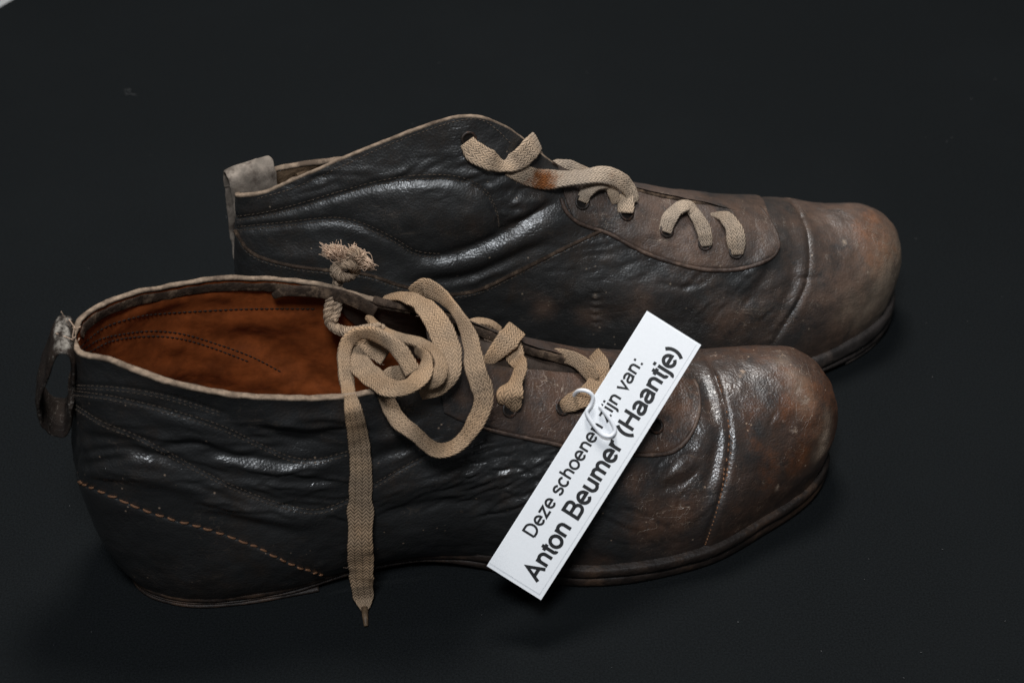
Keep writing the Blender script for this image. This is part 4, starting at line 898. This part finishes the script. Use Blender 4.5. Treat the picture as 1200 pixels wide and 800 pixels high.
# letters: strokes in em units
def arc(cx, cy, rx, ry, a0, a1, n=14): return [(cx + rx * math.cos(R(a0 + (a1 - a0) * k / n)), cy + ry * math.sin(R(a0 + (a1 - a0) * k / n))) for k in range(n + 1)]
XH, CH = 0.475, 0.668
def stem_n(x0, x1): return [[(x0, 0), (x0, XH + .045)], [(x0, 0.30)] + arc((x0 + x1) / 2, 0.30, (x1 - x0) / 2, XH - 0.30, 180, 0) + [(x1, 0)]]
E_ = [[(.07, XH / 2), (.485, XH / 2)] + arc(.278, XH / 2, .207, XH / 2, 0, 318, 26)]
A_ = [arc(.27, .34, .185, XH - .34, 160, 0, 10) + [(.455, .08), (.475, 0)], [(.455, .29), (.36, .262), (.24, .245)] + arc(.195, .13, .125, .115, 90, 270, 12) + [(.25, .013), (.34, .03), (.42, .09), (.455, .17)]]
GL = {'D': (.722, [[(.12, 0), (.12, CH), (.33, CH)] + arc(.33, CH / 2, .29, CH / 2, 90, -90, 18) + [(.12, 0)]]),
      'e': (.556, E_), 'z': (.5, [[(.06, XH), (.43, XH), (.06, 0.0), (.44, 0.0)]]),
      's': (.5, [[(.42, .36)] + arc(.25, .355, .165, .12, 20, 210, 14) + [(.2, .262), (.3, .235)] + arc(.25, .125, .175, .125, 40, -165, 16)]),
      'c': (.5, [arc(.27, XH / 2, .205, XH / 2, 40, 320, 24)]), 'h': (.556, [[(.105, 0), (.105, CH + .04)], [(.105, .30)] + arc(.278, .30, .173, XH - .30, 180, 0) + [(.451, 0)]]),
      'o': (.556, [arc(.278, XH / 2, .215, XH / 2, 90, 450, 30)]), 'n': (.556, stem_n(.105, .451)), 'i': (.222, [[(.111, 0), (.111, XH + .04)], [(.111, .61), (.111, .73)]]),
      'j': (.222, [[(.111, XH + .04), (.111, -.10)] + arc(.02, -.10, .091, .085, 0, -100, 8), [(.111, .61), (.111, .73)]]), 'v': (.5, [[(.04, XH + .04), (.25, 0.0), (.46, XH + .04)]]), 'a': (.556, A_),
      ':': (.278, [[(.139, -.02), (.139, .10)], [(.139, .40), (.139, .52)]]), 'A': (.667, [[(.05, -.01), (.333, CH), (.617, -.01)], [(.15, .225), (.515, .225)]]),
      't': (.278, [[(.14, .63), (.14, .10)] + arc(.225, .095, .085, .09, 180, 290, 8), [(.0, XH - .005), (.285, XH - .005)]]),
      'B': (.667, [[(.115, CH / 2 + .02), (.36, CH / 2 + .02)] + arc(.38, .51, .155, .158, -90, 90, 12) + [(.115, CH), (.115, 0), (.39, 0)] + arc(.40, .178, .19, .176, -90, 90, 14)]),
      'u': (.556, [[(.105, XH + .04), (.105, .17)] + arc(.278, .17, .173, .17, 180, 360) + [(.451, .17)], [(.451, XH + .04), (.451, 0)]]),
      'm': (.833, stem_n(.105, .415) + [[(.415, .30)] + arc(.5725, .30, .1575, XH - .30, 180, 0) + [(.73, 0)]]),
      'r': (.333, [[(.105, 0), (.105, XH + .045)], [(.105, .28)] + arc(.30, .28, .195, XH - .275, 180, 88, 8)]),
      '(': (.333, [arc(.52, .25, .38, .47, 128, 232, 14)]), ')': (.333, [arc(-.187, .25, .38, .47, 52, -52, 14)]), 'H': (.722, [[(.12, 0), (.12, CH + .03)], [(.602, 0), (.602, CH + .03)], [(.12, .355), (.602, .355)]]), ' ': (.278, [])}
def write(text, u0, v0, length, weight, name):
    tot = sum(GL[c][0] for c in text); em = length / tot; x = 0; V, F = [], []; lay = 0
    for c in text:
        wd, strokes = GL[c]
        for st_ in strokes:
            p = np.array(st_, float); p[:, 0] += x
            keep = np.r_[True, np.linalg.norm(np.diff(p, axis=0), axis=1) > 1e-4]; p = p[keep]
            t = unit(np.diff(p, axis=0)); e0 = p[0] - t[0] * 0.0; nl = np.stack([-t[:, 1], t[:, 0]], 1); ms = np.zeros_like(p); ms[0] = nl[0]; ms[-1] = nl[-1]
            for i in range(1, len(p) - 1):
                mvec = nl[i - 1] + nl[i]; k = max(mvec @ mvec / 2, 0.35); ms[i] = mvec / k
            lay += 1; base = len(V); lf = 0.00047 + (lay % 4) * 0.000008
            for q_, m_ in zip(p, ms):
                for sg in (-1, 1):
                    w2 = q_ + m_ * sg * weight / 2; V.append(tp(u0 + w2[0] * em, v0 + w2[1] * em, lf))
            F += [(base + 2 * i, base + 2 * i + 2, base + 2 * i + 3, base + 2 * i + 1) for i in range(len(p) - 1)]
        x += wd
    mk(name, V, F, M['ink'], card, smooth=False)
k = LU / 353.0
write('Deze schoenen zijn van:', 56 * k, 46.5 * k, 244 * k, 0.128, 'lettering')
write('Anton Beumer (Haantje)', 15 * k, 15.0 * k, 320 * k, 0.144, 'lettering')
cl = Bag()
CP = [(674,470,-5.5),(673,463,-3.0),(679,457,1.2),(688,458,2.6),(694,464,2.2),(692,474,1.6),(687,482,1.5),(691,491,1.55),(698,501,1.6),(706,509,1.6),(715,510,1.6),(720,504,1.6),(717,495,1.55),(710,485,1.5),(702,475,1.5)]
cl.add(*tube(catmull([tagpt(a_, b, c + 2.2) for a_, b, c in CP], 110), 0.00076, 12))
cl.build('paper_clip', M['clip'], None); o = bpy.data.objects['paper_clip']; o['label'] = 'small white plastic coated paper clip holding the name tag to the shoelace'; o['category'] = 'paper clip'

# lint on the cloth
li = Bag()
for k in range(80):
    px, py = random.uniform(0, 1200), random.uniform(0, 800); p = unz(px, py, 0.0003); a_ = random.uniform(0, 6.28); L_ = random.uniform(0.0002, 0.0008)
    li.add(*tube(np.array([p, p + np.array([math.cos(a_), math.sin(a_), 0.2]) * L_]), random.uniform(0.00006, 0.00016), 4))
for k in range(2):
    p = unz(146 + random.gauss(0, 5), 108 + random.gauss(0, 6), 0.0004); li.add(*tube(catmull([p, p + rng.normal(size=3) * 0.0015 * np.array([1, 1, 0.1]), p + rng.normal(size=3) * 0.002 * np.array([1, 1, 0.1])], 6), 0.0001, 4))
li.build('lint', M['lint'], None, kind='stuff')
